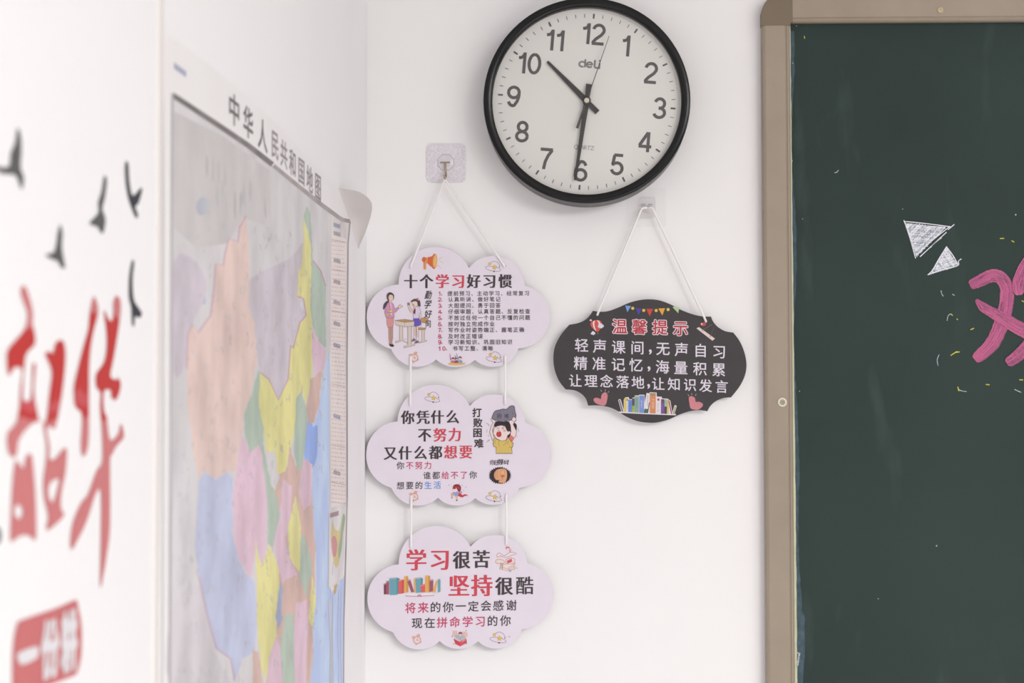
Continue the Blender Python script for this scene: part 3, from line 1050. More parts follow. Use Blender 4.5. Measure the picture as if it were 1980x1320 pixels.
a = Art(P1, (780, 670, 9.43)); clock_icon(a, 200, 205, 128); a.build('alarm_clock_picture', sg1, 'printed alarm clock')
a = Art(P1, (780, 670, 9.43))
for hx, hy, r, arm, c, sk in ((905, 225, 28, ((862, 240), (845, 125)), (186, 120, 166), HR), (972, 225, 22, ((948, 230), (945, 160)), (152, 84, 92), (90, 60, 60)), (1035, 208, 30, ((995, 235), (968, 118)), (140, 160, 210), (120, 80, 76))):
    a.line([arm[0], arm[1]], 22, c, w2=10)
    a.disc(arm[1][0], arm[1][1], 8, SK)
    a.poly([(hx - 42, 296), (hx - 38, 262), (hx, 240), (hx + 40, 262), (hx + 46, 298)], c)
    a.disc(hx, hy, r, sk)
    a.disc(hx, hy + 8, r * .78, SK)
    a.poly(circle(hx, hy - 2, r, r, 12, 0, 180, 360), sk)
a.poly([(810, 322), (830, 296), (1135, 300), (1115, 330), (960, 342)], (226, 182, 96))
a.line([(825, 336), (960, 342), (1110, 330)], 5, (226, 220, 228))
a.build('pupils_picture', sg1, 'printed children raising their hands')

# --- middle cloud ----------------------------------------------------
S2 = (690, 720, 4.715)
lp2 = cloud(S2, [(370, 445), (1030, 305), (1535, 460), (1480, 1050), (1080, 1145), (740, 1140), (315, 1050)],
            [(735, 112), (1265, 200), (1769, 735), (1240, 1206), (915, 1213), (550, 1213), (84, 745)])
sg2 = thing('cloud_sign', 'pale lilac cloud sign with a boy lifting a grey rock, middle one of the three', 'sign', back(886, 978, SB), 'lilac cloud signs')
sign_board(sg2, lp2, lilac, 'pale lilac cloud-shaped board')
holes(sg2, [(793.5, 783.5), (977, 781.5), (795.6, 958.5), (979, 956)])


def link(parent, top, bot):
    e0, e1 = back(top[0], top[1], SF), back(bot[0], bot[1], SF)
    o = Vector((0, -0.0021, 0))
    cord(parent, [e0 + Vector((0, 0.003, 0.0012)), e0 + Vector((0, -0.001, 0.0008)), e0 + o - Vector((0, 0, .003))] + [(e0 + o).lerp(e1 + o, t) for t in (.2, .4, .6, .8)] +
         [e1 + o + Vector((0, 0, .003)), e1 + Vector((0, -0.001, -0.0004)), e1 + Vector((0, 0.003, -0.001))], 0.00170)


link(sg2, (794.2, 690.5), (793.5, 783.5)); link(sg2, (977, 689.5), (977, 781.5))
P2 = P1
TB = dict(bold=(-.036, -.018, 0, .018, .036), wide=0.93)
a = Art(P2, S2)
a.text([('你', 465, 408), ('凭', 603, 408), ('什', 735, 405), ('么', 873, 403), ('不', 618, 568), ('又', 305, 735), ('什', 440, 732), ('么', 580, 730), ('都', 718, 728)], 122, K, **TB)
a.text([('努', 757, 568), ('力', 893, 565), ('想', 855, 725), ('要', 993, 722)], 122, RED, **TB)
a.build('title_lettering', sg2, 'large black and red title')
a = Art(P2, S2)
sm = dict(bold=fat(.008, 4), wide=.98)
a.text([('你', 397, 847), ('谁', 640, 938), ('都', 723, 937), ('你', 1060, 932), ('想', 398, 1030), ('要', 482, 1029), ('的', 566, 1028)], 68, K, **sm)
a.text([('不', 482, 847), ('努', 565, 846), ('力', 648, 845), ('给', 807, 936), ('不', 890, 935), ('了', 975, 933)], 68, RED2, **sm)
a.text([('生', 649, 1027), ('活', 733, 1025)], 68, (104, 150, 222), **sm)
a.build('list_lettering', sg2, 'three lines of small black, red and blue text')
a = Art(P2, S2)
a.text([('打', 1095, 365), ('败', 1103, 457), ('困', 1100, 548), ('难', 1112, 645)], 80, K, bold=fat(.028, 8))
a.text([('你', 1235, 818), ('还', 1275, 820), ('等', 1310, 815, 52), ('什', 1338, 818, 40), ('么', 1363, 815, 40), ('!', 1402, 815, 60)], 46, K, bold=fat(.012, 4), shear=.15)
a.build('brush_lettering', sg2, 'brush-style black characters')
a = Art(P2, (905, 770, 7.333))
SK2, OL2 = (236, 214, 212), (74, 58, 66)
a.poly([(640, 350), (680, 360), (692, 400), (680, 470), (655, 440)], (56, 46, 54), 3)
a.outline([(580, 320), (625, 290), (660, 290), (680, 310), (655, 340), (640, 370), (690, 470), (680, 520), (620, 620), (570, 560), (610, 470)], SK2, 6, OL2)
a.poly([(600, 510), (660, 560), (622, 615), (565, 565)], (216, 120, 120))
a.outline([(325, 290), (345, 275), (395, 320), (380, 345), (365, 400), (345, 450), (370, 560), (350, 600), (305, 480), (330, 390), (358, 340), (330, 315)], SK2, 6, OL2)
a.outline([(395, 780), (400, 690), (365, 680), (355, 640), (368, 560), (440, 590), (540, 590), (575, 555), (605, 600), (642, 640), (630, 690), (618, 700), (630, 780)], (214, 186, 106), 7, OL2)
for l in ([(385, 590), (380, 640)], [(440, 600), (432, 650), (452, 680)], [(515, 640), (505, 670)], [(545, 590), (535, 640)], [(575, 600), (560, 650)], [(580, 690), (625, 690)]):
    a.line(l, 5, (140, 116, 70))
a.poly([(370, 400), (395, 330), (440, 320), (500, 325), (560, 320), (600, 370), (608, 440), (600, 520), (565, 560), (540, 480), (450, 420), (400, 400)], (52, 44, 52), 2)
a.outline([(355, 500), (360, 440), (400, 395), (470, 380), (525, 390), (545, 440), (565, 470), (590, 460), (605, 480), (585, 510), (562, 525), (540, 590), (480, 605), (400, 570)], SK2, 6, OL2)
a.poly([(370, 440), (360, 490), (372, 450)], (216, 130, 130)); a.disc(518, 458, 22, (228, 160, 160), 14)
a.outline([(412, 485), (432, 458), (462, 480), (468, 520), (452, 542), (418, 538), (405, 510)], (206, 60, 62), 7, OL2, 3)
a.line([(420, 470), (445, 470)], 8, (240, 230, 230))
for l in ([(400, 400), (425, 422), (405, 438)], [(480, 435), (510, 405)], [(478, 415), (512, 438)], [(436, 415), (442, 440)], [(495, 395), (520, 400)]):
    a.line(l, 5, OL2)
a.outline([(345, 290), (350, 240), (385, 180), (440, 165), (500, 150), (545, 155), (590, 115), (625, 104), (655, 115), (665, 180), (680, 240), (665, 285), (600, 308), (420, 310)], (128, 124, 140), 8, OL2, 3)
a.text([('困', 443, 250), ('难', 545, 250)], 66, (74, 66, 78), bold=fat(.012, 4))
a.line([(440, 205), (465, 182)], 4, OL2); a.line([(412, 210), (425, 208)], 4, OL2); a.line([(628, 205), (630, 225)], 5, OL2)
a.outline([(622, 305), (632, 275), (650, 262), (680, 290), (660, 330)], SK2, 5, OL2, 2)
for l in ([(270, 440), (265, 480)], [(282, 515), (295, 538)], [(262, 348), (298, 375)], [(290, 375), (300, 388)], [(262, 620), (310, 580)], [(285, 590), (300, 605)], [(705, 425), (720, 470)], [(700, 530), (690, 550)]):
    a.line(l, 4, (120, 104, 112))
a.build('rock_boy_picture', sg2, 'printed boy in yellow lifting a grey rock')
a = Art(P2, (905, 770, 7.333))
r_ = random.Random(9)
bl = []
for q in range(0, 360, 6):
    rr = 1.0 + (0.09 if (q // 6) % 2 else -0.06) + r_.uniform(-.03, .03)
    bl.append((453 + 152 * rr * math.cos(math.radians(q)), 1092 + 116 * rr * math.sin(math.radians(q))))
a.poly(bl, (56, 46, 54))
SK3 = (222, 166, 124)
a.outline([(372, 1060), (400, 1015), (440, 1000), (500, 995), (545, 1020), (555, 1090), (545, 1150), (520, 1195), (450, 1195), (432, 1180), (440, 1158), (395, 1155), (370, 1110)], SK3, 5, (150, 96, 76), 3)
for l in ([(400, 1020), (385, 1090), (395, 1150)], [(425, 1010), (410, 1080), (425, 1140)], [(465, 1030), (460, 1090), (470, 1135)], [(440, 1160), (500, 1150)]):
    a.line(l, 4, (160, 104, 82), smooth=3)
a.disc(492, 1045, 30, (228, 176, 136)); a.line(circle(492, 1045, 28, 28, 16, 0, 180, 400), 4, (170, 108, 84))
a.poly([(470, 1085), (520, 1090), (515, 1110), (490, 1105), (500, 1140), (480, 1120)], (182, 96, 88))
a.build('pointing_hand_picture', sg2, 'printed hand pointing out of a dark burst')
a = Art(P2, S2); orbit_icon(a, 688, 225, 138); a.build('star_picture', sg2, 'printed star with an orbit')
a = Art(P2, (850, 920, 13.2)); orbit_icon(a, 1380, 515, 410); a.build('star_picture', sg2, 'printed star with an orbit')
a = Art(P2, S2); clock_icon(a, 525, 1133, 62); a.build('alarm_clock_picture', sg2, 'printed alarm clock')
a = Art(P2, (850, 920, 13.2))
a.poly([(470, 420), (540, 440), (580, 490), (640, 465), (700, 480), (725, 520), (690, 500), (640, 510), (580, 545), (500, 520), (455, 490)], (196, 66, 74), 3)
a.poly([(385, 500), (460, 505), (465, 560), (440, 605), (420, 600), (425, 560), (395, 540)], (226, 186, 160))
a.poly([(410, 625), (440, 600), (465, 610), (450, 632), (420, 635)], (110, 70, 84))
a.poly([(285, 455), (330, 420), (360, 440), (350, 510), (320, 555), (300, 545), (295, 500)], (222, 176, 156), 2)
a.poly([(290, 560), (310, 545), (335, 560), (320, 572)], (110, 70, 84))
a.poly([(340, 420), (400, 400), (480, 400), (490, 440), (465, 500), (420, 510), (370, 495), (345, 455)], (152, 162, 212), 2)
a.poly([(335, 345), (350, 250), (400, 215), (460, 210), (520, 240), (550, 300), (540, 360), (515, 410), (470, 380), (420, 300)], (132, 58, 62), 3)
a.poly([(345, 300), (400, 265), (470, 275), (530, 300), (540, 350), (500, 330), (420, 300), (370, 310)], (188, 62, 66), 2)
a.poly([(340, 330), (360, 310), (420, 310), (450, 340), (440, 390), (395, 415), (345, 390)], (238, 214, 210), 3)
a.poly([(335, 320), (360, 290), (400, 300), (420, 320), (380, 335)], (150, 60, 66))
a.poly([(535, 410), (555, 390), (572, 410), (555, 435)], (128, 50, 60))
for x, y in ((240, 230), (500, 205), (578, 235), (668, 280), (612, 362)):
    a.disc(x, y, 14, (196, 174, 196))
a.build('caped_child_picture', sg2, 'printed child in a red hood and cape')

# --- bottom cloud ------------------------------------------------------
S3 = (690, 1000, 4.715)
lp3 = cloud(S3, [(382, 428), (1036, 268), (1552, 418), (1505, 1018), (1105, 1128), (755, 1125), (330, 1045)],
            [(745, 78), (1280, 161), (1791, 720), (1265, 1196), (935, 1198), (560, 1203), (95, 750)])
sg3 = thing('cloud_sign', 'pale lilac cloud sign with a printed row of books, lowest of the three', 'sign', back(888, 1255, SB), 'lilac cloud signs')
sign_board(sg3, lp3, lilac, 'pale lilac cloud-shaped board')
holes(sg3, [(795, 1058.7), (979.5, 1052.5)])
link(sg3, (795.6, 959.7), (795, 1058.7)); link(sg3, (979, 957), (979.5, 1052.5))
a = Art(P2, S3)
a.text([('学', 542, 388), ('习', 757, 385)], 190, RED, slope=-.01, **TB)
a.text([('坚', 930, 622), ('持', 1140, 620)], 194, RED, slope=-.01, **TB)
a.text([('很', 955, 386), ('苦', 1135, 380)], 160, K, slope=-.01, **TB)
a.text([('很', 1343, 625)], 162, K, slope=-.01, **TB)
a.text([('酷', 1530, 620)], 162, K, slope=-.01, bold=(-.016, 0, .016), wide=.95)
a.build('title_lettering', sg3, 'large red and black title')
a = Art(P2, S3)
sm = dict(bold=fat(.010, 4), slope=-.02)
a.text([('将', 488, 825), ('来', 605, 822)], 96, RED2, **sm)
a.text([('的', 717, 818), ('你', 832, 817), ('一', 947, 808), ('定', 1062, 810), ('会', 1177, 805), ('感', 1290, 803), ('谢', 1408, 800), ('现', 548, 963), ('在', 665, 960), ('的', 1237, 943), ('你', 1355, 940)], 94, K, **sm)
a.text([('拼', 778, 957), ('命', 893, 953), ('学', 1010, 950), ('习', 1125, 947)], 94, RED2, **sm)
a.build('list_lettering', sg3, 'two lines of small black and red text')
a = Art(P2, S3)
MAR, TEAL, CORAL, GOLD = (124, 66, 84), (112, 164, 178), (220, 100, 98), (224, 172, 98)
MAR2 = (160, 92, 110)
for c, c2, pts, side in ((MAR, MAR2, [(245, 605), (268, 600), (268, 700), (247, 702)], None), (MAR2, MAR, [(268, 580), (293, 577), (295, 700), (268, 702)], None),
                   (TEAL, (94, 146, 162), [(295, 553), (362, 548), (362, 706), (300, 708)], [(362, 548), (390, 556), (378, 695), (362, 706)]),
                   (CORAL, (200, 88, 90), [(378, 572), (412, 566), (410, 694), (380, 698)], [(412, 566), (430, 570), (428, 690), (410, 694)]),
                   (GOLD, (206, 152, 84), [(430, 536), (450, 533), (452, 685), (430, 690)], [(450, 533), (468, 540), (470, 680), (452, 685)]),
                   (MAR2, MAR, [(456, 572), (488, 566), (522, 678), (496, 684)], None),
                   (GOLD, (206, 152, 84), [(518, 556), (535, 552), (535, 684), (522, 686)], None),
                   (TEAL, (94, 146, 162), [(535, 552), (582, 548), (582, 684), (540, 688)], [(582, 548), (602, 556), (598, 682), (582, 684)]),
                   (GOLD, (206, 152, 84), [(622, 530), (650, 528), (652, 680), (622, 682)], [(650, 528), (668, 536), (665, 680), (652, 680)]),
                   (CORAL, (200, 88, 90), [(576, 616), (622, 606), (622, 680), (590, 684)], None),
                   (MAR2, MAR, [(662, 570), (698, 566), (694, 672), (662, 680)], None),
                   (GOLD, (206, 152, 84), [(722, 576), (738, 570), (716, 684), (688, 680)], None),
                   (TEAL, (94, 146, 162), [(738, 566), (752, 558), (762, 570), (762, 676), (738, 686)], None)):
    a.poly(pts, c)
    if side:
        a.poly(side, c2)
    a.line([(pts[0][0] + 2, pts[0][1] + 8), (pts[1][0] - 2, pts[1][1] + 8)], 3, (232, 206, 206))
a.poly([(445, 712), (470, 694), (520, 688), (572, 706), (630, 686), (690, 692), (708, 710), (600, 716), (572, 720), (540, 716)], (236, 226, 232))
a.line([(445, 716), (545, 718), (570, 722), (600, 716), (706, 711)], 4, (176, 96, 106)); a.line([(556, 714), (572, 708), (586, 714)], 8, (198, 72, 82))
a.build('book_row_picture', sg3, 'printed row of coloured books over an open book')
a = Art(P2, (730, 1040, 6.6))
a.outline([(1590, 345), (1700, 310), (1760, 340), (1650, 415), (1592, 395)], (232, 218, 220), 6, (204, 150, 96))
a.line([(1592, 372), (1652, 392), (1758, 322)], 6, (204, 150, 96))
a.outline([(1640, 270), (1700, 250), (1752, 265), (1752, 320), (1660, 335), (1640, 310)], (232, 210, 212), 5, (186, 110, 100))
a.poly([(1652, 290), (1712, 262), (1716, 300), (1660, 326)], (206, 96, 100))
a.outline([(1505, 300), (1530, 270), (1600, 280), (1625, 310), (1590, 325), (1520, 320)], (230, 214, 214), 6, (204, 150, 96), 2)
a.outline([(1525, 210), (1560, 190), (1620, 230), (1690, 180), (1775, 195), (1720, 215), (1630, 245), (1560, 225), (1530, 245)], (236, 224, 228), 5, (190, 104, 90), 2)
a.line([(1560, 400), (1575, 310)], 6, (190, 140, 90)); a.line([(1590, 405), (1600, 315)], 6, (190, 140, 90))
for y in (330, 355, 380):
    a.line([(1570, y), (1598, y + 3)], 5, (190, 140, 90))
a.disc(1662, 128, 26, (206, 110, 116), 20); a.disc(1664, 140, 16, (238, 218, 214)); a.line([(1680, 150), (1692, 180), (1702, 140)], 7, (198, 110, 110))
a.line([(1680, 400), (1700, 420), (1720, 395), (1750, 400), (1740, 360)], 10, (212, 168, 90)); a.disc(1692, 418, 14, (160, 176, 214))
a.line([(1768, 370), (1772, 385), (1788, 384)], 4, (150, 120, 130))
a.build('book_pile_picture', sg3, 'printed pile of books with children')
a = Art(P2, (780, 1205, 9.0)); clock_icon(a, 240, 290, 120); a.build('alarm_clock_picture', sg3, 'printed alarm clock')
a = Art(P2, (780, 1205, 9.0)); orbit_icon(a, 1648, 245, 283)
a.disc(1845, 228, 15, (200, 186, 202)); a.build('star_picture', sg3, 'printed star with an orbit')
a = Art(P2, (780, 1205, 9.0))
a.text([('加', 895, 165), ('油', 1072, 185)], 82, (206, 116, 100), bold=fat(.055, 8))
a.text([('加', 895, 165), ('油', 1072, 185)], 82, (238, 214, 196), bold=fat(.02, 6))
a.poly([(880, 210), (930, 190), (1040, 200), (1090, 240), (1050, 270), (990, 305), (900, 250)], (186, 184, 190), 2)
a.disc(992, 172, 34, (150, 72, 84), 26); a.disc(992, 190, 26, (236, 212, 206), 20); a.line([(965, 180), (1020, 180)], 12, (160, 70, 80))
for l in ([(925, 215), (960, 245)], [(985, 240), (990, 280)], [(1010, 215), (1030, 235)]):
    a.line(l, 5, (120, 120, 134))
a.poly([(872, 262), (980, 318), (988, 398), (905, 355)], (202, 74, 84)); a.poly([(980, 318), (1095, 256), (1088, 345), (988, 398)], (214, 84, 92))
a.line([(1020, 320), (1050, 295), (1075, 285)], 7, (236, 226, 226)); a.line([(1098, 300), (1095, 355)], 10, (110, 84, 90))
a.line([(860, 355), (905, 350)], 10, (206, 180, 130))
a.disc(848, 226, 9, (120, 70, 90)); a.poly([(1080, 118), (1092, 122), (1105, 112), (1092, 134)], (120, 60, 84))
a.build('reading_child_picture', sg3, 'printed child reading a red book')

# --- black sign --------------------------------------------------------
S4 = (1050, 360, 2.751)
SEG = [[(265, 662), (300, 667), (345, 664), (400, 645), (460, 619), (515, 605), (565, 601), (620, 607), (680, 629), (740, 660), (800, 682), (850, 692), (893, 693)],
       [(893, 693), (905, 720), (930, 748), (968, 770), (1012, 778)],
       [(1012, 778), (1045, 822), (1070, 880), (1082, 945), (1074, 1005), (1045, 1065), (1000, 1122)],
       [(1000, 1122), (960, 1126), (920, 1142), (890, 1168), (874, 1196)],
       [(874, 1196), (830, 1190), (780, 1196), (725, 1214), (670, 1239), (610, 1255), (560, 1257), (500, 1248), (440, 1223), (385, 1188), (340, 1172), (290, 1165), (240, 1166)],
       [(240, 1166), (228, 1130), (205, 1104), (168, 1085), (120, 1080)],
       [(120, 1080), (85, 1035), (62, 975), (55, 912), (64, 850), (95, 790), (140, 736)],
       [(140, 736), (185, 728), (222, 712), (248, 688), (265, 662)]]
lp4 = []
for sgm in SEG:
    lp4 += [(1050 + x / 2.751, 360 + y / 2.751) for x, y in catmull(sgm, 4, False)[:-1]]
sg4 = thing('notice_sign', 'black scalloped notice sign with white lettering, hanging under the clock', 'sign', back(1256, 817, SB))
sign_board(sg4, lp4, mat('sign_black', (62, 58, 60), 0.5, 0.35, noise=(40, (58, 54, 56), 2)), 'black scalloped board with white edge')
holes(sg4, [(1155, 607.5), (1365, 620.5)], 2.0)
hl, hr = (1240, 404), (1262.5, 404)
for (u, v), (hu, hv), du in (((1155, 607.5), hl, -2), ((1365, 620.5), hr, 2)):
    e, h0 = back(u, v, SF), at_y(hu, hv, -0.0155)
    cord(sg4, [at_y(1251, 401, -0.0155), at_y((hu * 3 + 1251) / 4, 401.5, -0.0155), h0] + [h0.lerp(e + Vector((0, -0.0022, 0)), t) for t in (.2, .4, .6, .8, .96)] + [e + Vector((0, -0.0012, -0.0008)), e + Vector((0, 0.003, -0.0012))], 0.0017)
a = Art(P1, S4)
W4 = (226, 218, 230)
a.text([('温', 408, 745), ('馨', 513, 748), ('提', 622, 750), ('示', 732, 755)], 76, (240, 226, 232), bold=fat(.062, 12), slope=.02)
a.text([('温', 408, 745), ('馨', 513, 748), ('提', 622, 750), ('示', 732, 755)], 76, (178, 62, 74), bold=fat(.016, 8), slope=.02)
a.build('title_lettering', sg4, 'red title with white outline')
a = Art(P1, S4)
kw = dict(bold=fat(.012, 6), slope=.025)
a.text([('轻', 205, 845), ('声', 302, 850), ('课', 402, 855), ('间', 502, 858), (',', 611, 843, 95), ('无', 638, 863), ('声', 737, 868), ('自', 838, 873), ('习', 937, 880)], 70, W4, **kw)
a.text([('精', 200, 940), ('准', 298, 943), ('记', 400, 947), ('忆', 495, 950), (',', 604, 933, 95), ('海', 635, 960), ('量', 733, 965), ('积', 835, 970), ('累', 935, 975)], 70, W4, **kw)
a.text([('让', 172, 1033), ('理', 255, 1035), ('念', 338, 1037), ('落', 423, 1040), ('地', 505, 1043), (',', 600, 1028, 90), ('让', 613, 1050), ('知', 697, 1052), ('识', 782, 1055), ('发', 865, 1060), ('言', 950, 1065)], 66, W4, **kw)
a.build('list_lettering', sg4, 'three lines of white characters')
a = Art(P1, (1130, 580, 7.333))
a.line([(580, 80), (760, 118), (925, 128), (1100, 118), (1260, 95), (1345, 110)], 2.5, (96, 90, 92), smooth=4)
for c, p in (((120, 160, 224), [(578, 76), (662, 84), (608, 172)]), ((84, 70, 160), [(725, 110), (812, 120), (768, 216)]), ((206, 74, 66), [(878, 124), (972, 124), (926, 232)]), ((224, 164, 74), [(1048, 118), (1144, 114), (1106, 220)]), ((176, 204, 156), [(1290, 84), (1250, 102), (1330, 186), (1344, 116)])):
    a.poly(p, c)
for x, y in ((685, 116), (841, 146), (1018, 148), (1187, 134)):
    a.disc(x, y, 22, (222, 196, 92))
a.build('bunting_picture', sg4, 'printed coloured bunting')
a = Art(P1, (1130, 580, 7.333))
a.poly([(85, 350), (100, 305), (165, 282), (225, 292), (250, 340), (235, 390), (200, 445), (165, 440), (120, 405)], (206, 92, 84), 3)
a.poly([(118, 320), (150, 290), (140, 330), (150, 390), (170, 440), (135, 400)], (236, 224, 228), 3)
a.poly([(180, 285), (210, 300), (225, 340), (210, 400), (200, 370), (200, 320)], (236, 224, 228), 3)
for x, y, k in ((232, 365, 1.0), (122, 468, .78), (90, 285, .4)):
    for dx, dy, r in ((-25, 8, 17), (0, -12, 24), (24, 2, 20), (6, 16, 20)):
        a.disc(x + dx * k, y + dy * k, r * k, (222, 216, 236))
a.line([(180, 450), (188, 470)], 3, (150, 110, 100)); a.disc(192, 472, 9, (150, 132, 110))
a.build('balloon_picture', sg4, 'printed red and white hot-air balloon')
a = Art(P1, (1130, 580, 7.333))
a.poly([(1588, 400), (1625, 382), (1852, 545), (1815, 576)], (224, 206, 200))
a.line([(1670, 432), (1812, 342)], 3.5, (168, 138, 128)); a.line([(1785, 515), (1840, 380)], 3.5, (128, 106, 106))
a.line([(1672, 424), (1680, 438)], 7, (110, 76, 74)); a.line([(1788, 500), (1780, 520)], 8, (110, 76, 74))
a.poly([(1645, 330), (1680, 318), (1720, 322), (1722, 352), (1690, 368), (1655, 358)], (190, 84, 78), 3); a.disc(1664, 340, 13, (222, 196, 186))
a.build('swing_picture', sg4, 'printed plank swing')
for pts, rays, in (([(208, 248), (235, 220), (290, 225), (318, 235), (325, 180), (355, 145), (395, 140), (418, 175), (415, 240), (385, 328), (300, 325), (235, 295)], [((318, 104), (330, 128)), ((386, 98), (382, 124)), ((438, 124), (424, 142))]),
                   ([(1612, 230), (1620, 205), (1660, 195), (1705, 220), (1715, 280), (1760, 275), (1815, 300), (1822, 335), (1780, 380), (1720, 395), (1640, 375), (1620, 300)], [((1602, 172), (1614, 190)), ((1655, 154), (1660, 178)), ((1722, 166), (1710, 188))])):
    a = Art(P1, (1120, 740, 7.615))
    a.poly(pts, (206, 134, 142), 3)
    rr = random.Random(len(pts))
    a.line([(x + rr.uniform(-4, 4), y + rr.uniform(-4, 4)) for x, y in pts], 3.5, (120, 84, 92), smooth=3, closed=True)
    for i in range(0, len(pts) - 3, 2):
        a.line([((pts[i][0] * 3 + pts[-1 - i][0]) / 4, (pts[i][1] * 3 + pts[-1 - i][1]) / 4), ((pts[i][0] + 3 * pts[-1 - i][0]) / 4, (pts[i][1] + 3 * pts[-1 - i][1]) / 4)], 3, (190, 112, 124))
    for r0 in rays:
        a.line(r0, 6, (226, 196, 196))
    a.build('heart_picture', sg4, 'printed pink sketched heart')
a = Art(P1, (1120, 740, 7.615))
WH = (230, 222, 230)
a.poly([(570, 425), (655, 418), (655, 250), (680, 212), (730, 210), (735, 240), (780, 240), (785, 215), (812, 215), (818, 185), (878, 184), (885, 172), (962, 174), (962, 290), (990, 148), (1036, 152), (1038, 136), (1140, 142), (1142, 200), (1215, 204), (1220, 228), (1300, 232), (1342, 262), (1372, 440), (1425, 460), (1420, 478), (1000, 462), (575, 440)], WH)
a.line([(595, 258), (640, 420)], 40, WH); a.line([(597, 262), (640, 415)], 24, (84, 78, 82)); a.line([(606, 262), (650, 415)], 12, (214, 206, 212))
a.line([(1416, 345), (1385, 455)], 36, WH); a.line([(1414, 350), (1386, 452)], 22, (196, 190, 130)); a.line([(1420, 352), (1392, 452)], 8, (120, 116, 90))
for x0, x1, y0, y1, c in ((662, 690, 225, 430, (214, 196, 92)), (690, 722, 225, 432, (222, 216, 214)), (722, 778, 248, 436, (112, 140, 206)), (778, 816, 226, 436, (92, 88, 92)), (816, 880, 196, 440, (142, 170, 160)),
                          (884, 956, 184, 446, (126, 148, 206)), (1040, 1128, 148, 452, (212, 142, 100)), (1134, 1202, 210, 456, (230, 222, 226)), (1205, 1254, 238, 458, (124, 84, 158)), (1254, 1292, 240, 460, (84, 76, 84)), (1292, 1322, 250, 460, (204, 190, 108))):
    a.poly([(x0, y0), (x1, y0 + 3), (x1 - 4, y1 + 2), (x0 - 2, y1)], c)
a.poly([(780, 335), (815, 338), (812, 436), (778, 434)], (170, 186, 84)); a.poly([(1254, 240), (1290, 240), (1288, 350), (1256, 348)], (164, 190, 180)); a.poly([(1206, 240), (1254, 242), (1254, 290), (1206, 288)], (92, 86, 96))
a.poly([(690, 225), (722, 228), (722, 268), (690, 266)], (190, 160, 110))
a.poly([(995, 156), (1036, 160), (1006, 446), (950, 442)], WH); a.poly([(960, 380), (1012, 384), (1004, 446), (950, 442)], (72, 110, 96)); a.line([(1034, 290), (1008, 440)], 10, (72, 60, 66))
a.poly([(1312, 258), (1328, 262), (1368, 458), (1352, 458)], (160, 62, 96)); a.poly([(1042, 148), (1128, 150), (1127, 190), (1042, 188)], (170, 142, 110))
a.disc(1165, 246, 17, (184, 54, 84))


def spine(s, x, y0, adv, size, c):
    for k, ch in enumerate(s):
        gv, gf = glyph(ch, 0.0)
        a.add([(x + (y - 0.34) * size, y0 + adv * k + xx * size) for xx, y in gv], gf, c)


spine('FOOD', 1086, 240, 35, 46, (238, 216, 196)); spine('SPIRIT', 918, 255, 20, 34, (224, 224, 240)); spine('CUISINE', 1160, 296, 19, 24, (130, 110, 124))
for x, y0, y1, c in ((752, 300, 400, (84, 104, 170)), (846, 230, 380, (84, 112, 104)), (1006, 190, 350, (120, 110, 124)), (1228, 320, 420, (160, 128, 190)), (704, 300, 400, (170, 164, 168)), (1270, 270, 330, (110, 140, 132)), (794, 350, 400, (110, 130, 40))):
    for k in range(int((y1 - y0) / 16)):
        a.line([(x - 6, y0 + k * 16), (x + 7, y0 + k * 16 + 3)], 5, c, cap=False)
a.line([(580, 428), (1000, 452), (1416, 468)], 12, (236, 230, 236))
a.build('bookshelf_picture', sg4, 'printed shelf of coloured books')

# ------------------------------------------------------------------ wall map
MD = 0.0006                    # the sheet stands this far off the wall


def lf(x, y, h):
    return left(x, y, MD + h)


def wl(x, y, h):
    return left(x, y, 0.0004 + h)


paper = mat('map_paper', (242, 238, 239), 0.5, 0.25, noise=(9, (244, 241, 242), 3))
paper_b = mat('map_paper_back', (232, 227, 224), 0.6, 0.2)
wmap = thing('wall_map', 'large coloured wall map of China whose upper corner curls off the wall', 'map', left(500, 1335, 0.0))
top = [(317, 62), (345, 80), (380, 107), (430, 147), (470, 180), (527, 232), (560, 268), (600, 310), (640, 352), (655, 363)]
sheet = top + [(664, 392), (680, 436), (692, 480), (696, 700), (699, 1000), (702, 1400), (314, 1400)]
a = Art(lambda x, y, h: left(x, y, MD + h), h=0.0)
a.poly(sheet, paper)
n0 = len(sheet)
rim_v = [left(x, y, MD) for x, y in top[:-1]] + [Vector((0.0003, p.y, p.z)) for p in (left(x, y, MD) for x, y in top[:-1])]
i0 = len(a.V)
a.V += rim_v
k = len(top) - 1
for i in range(k - 1):
    a.F.append((i0 + i, i0 + i + 1, i0 + k + i + 1, i0 + k + i)); a.fm.append(0)
a.build('map_sheet', wmap, 'pale paper sheet with a white margin')
# the corner that curls away from the wall
fold = catmull([(655, 363), (664, 392), (680, 436), (692, 480)], 6, False)
edge = catmull([(657, 363.5), (690, 369), (708, 379), (718, 391), (719.5, 404), (714, 428), (704, 455), (692.5, 480.5)], 3, False)
NT, NS = 24, 10


def samp(l, t):
    x = t * (len(l) - 1)
    i = min(int(x), len(l) - 2)
    return tuple(p + (q - p) * (x - i) for p, q in zip(l[i], l[i + 1]))


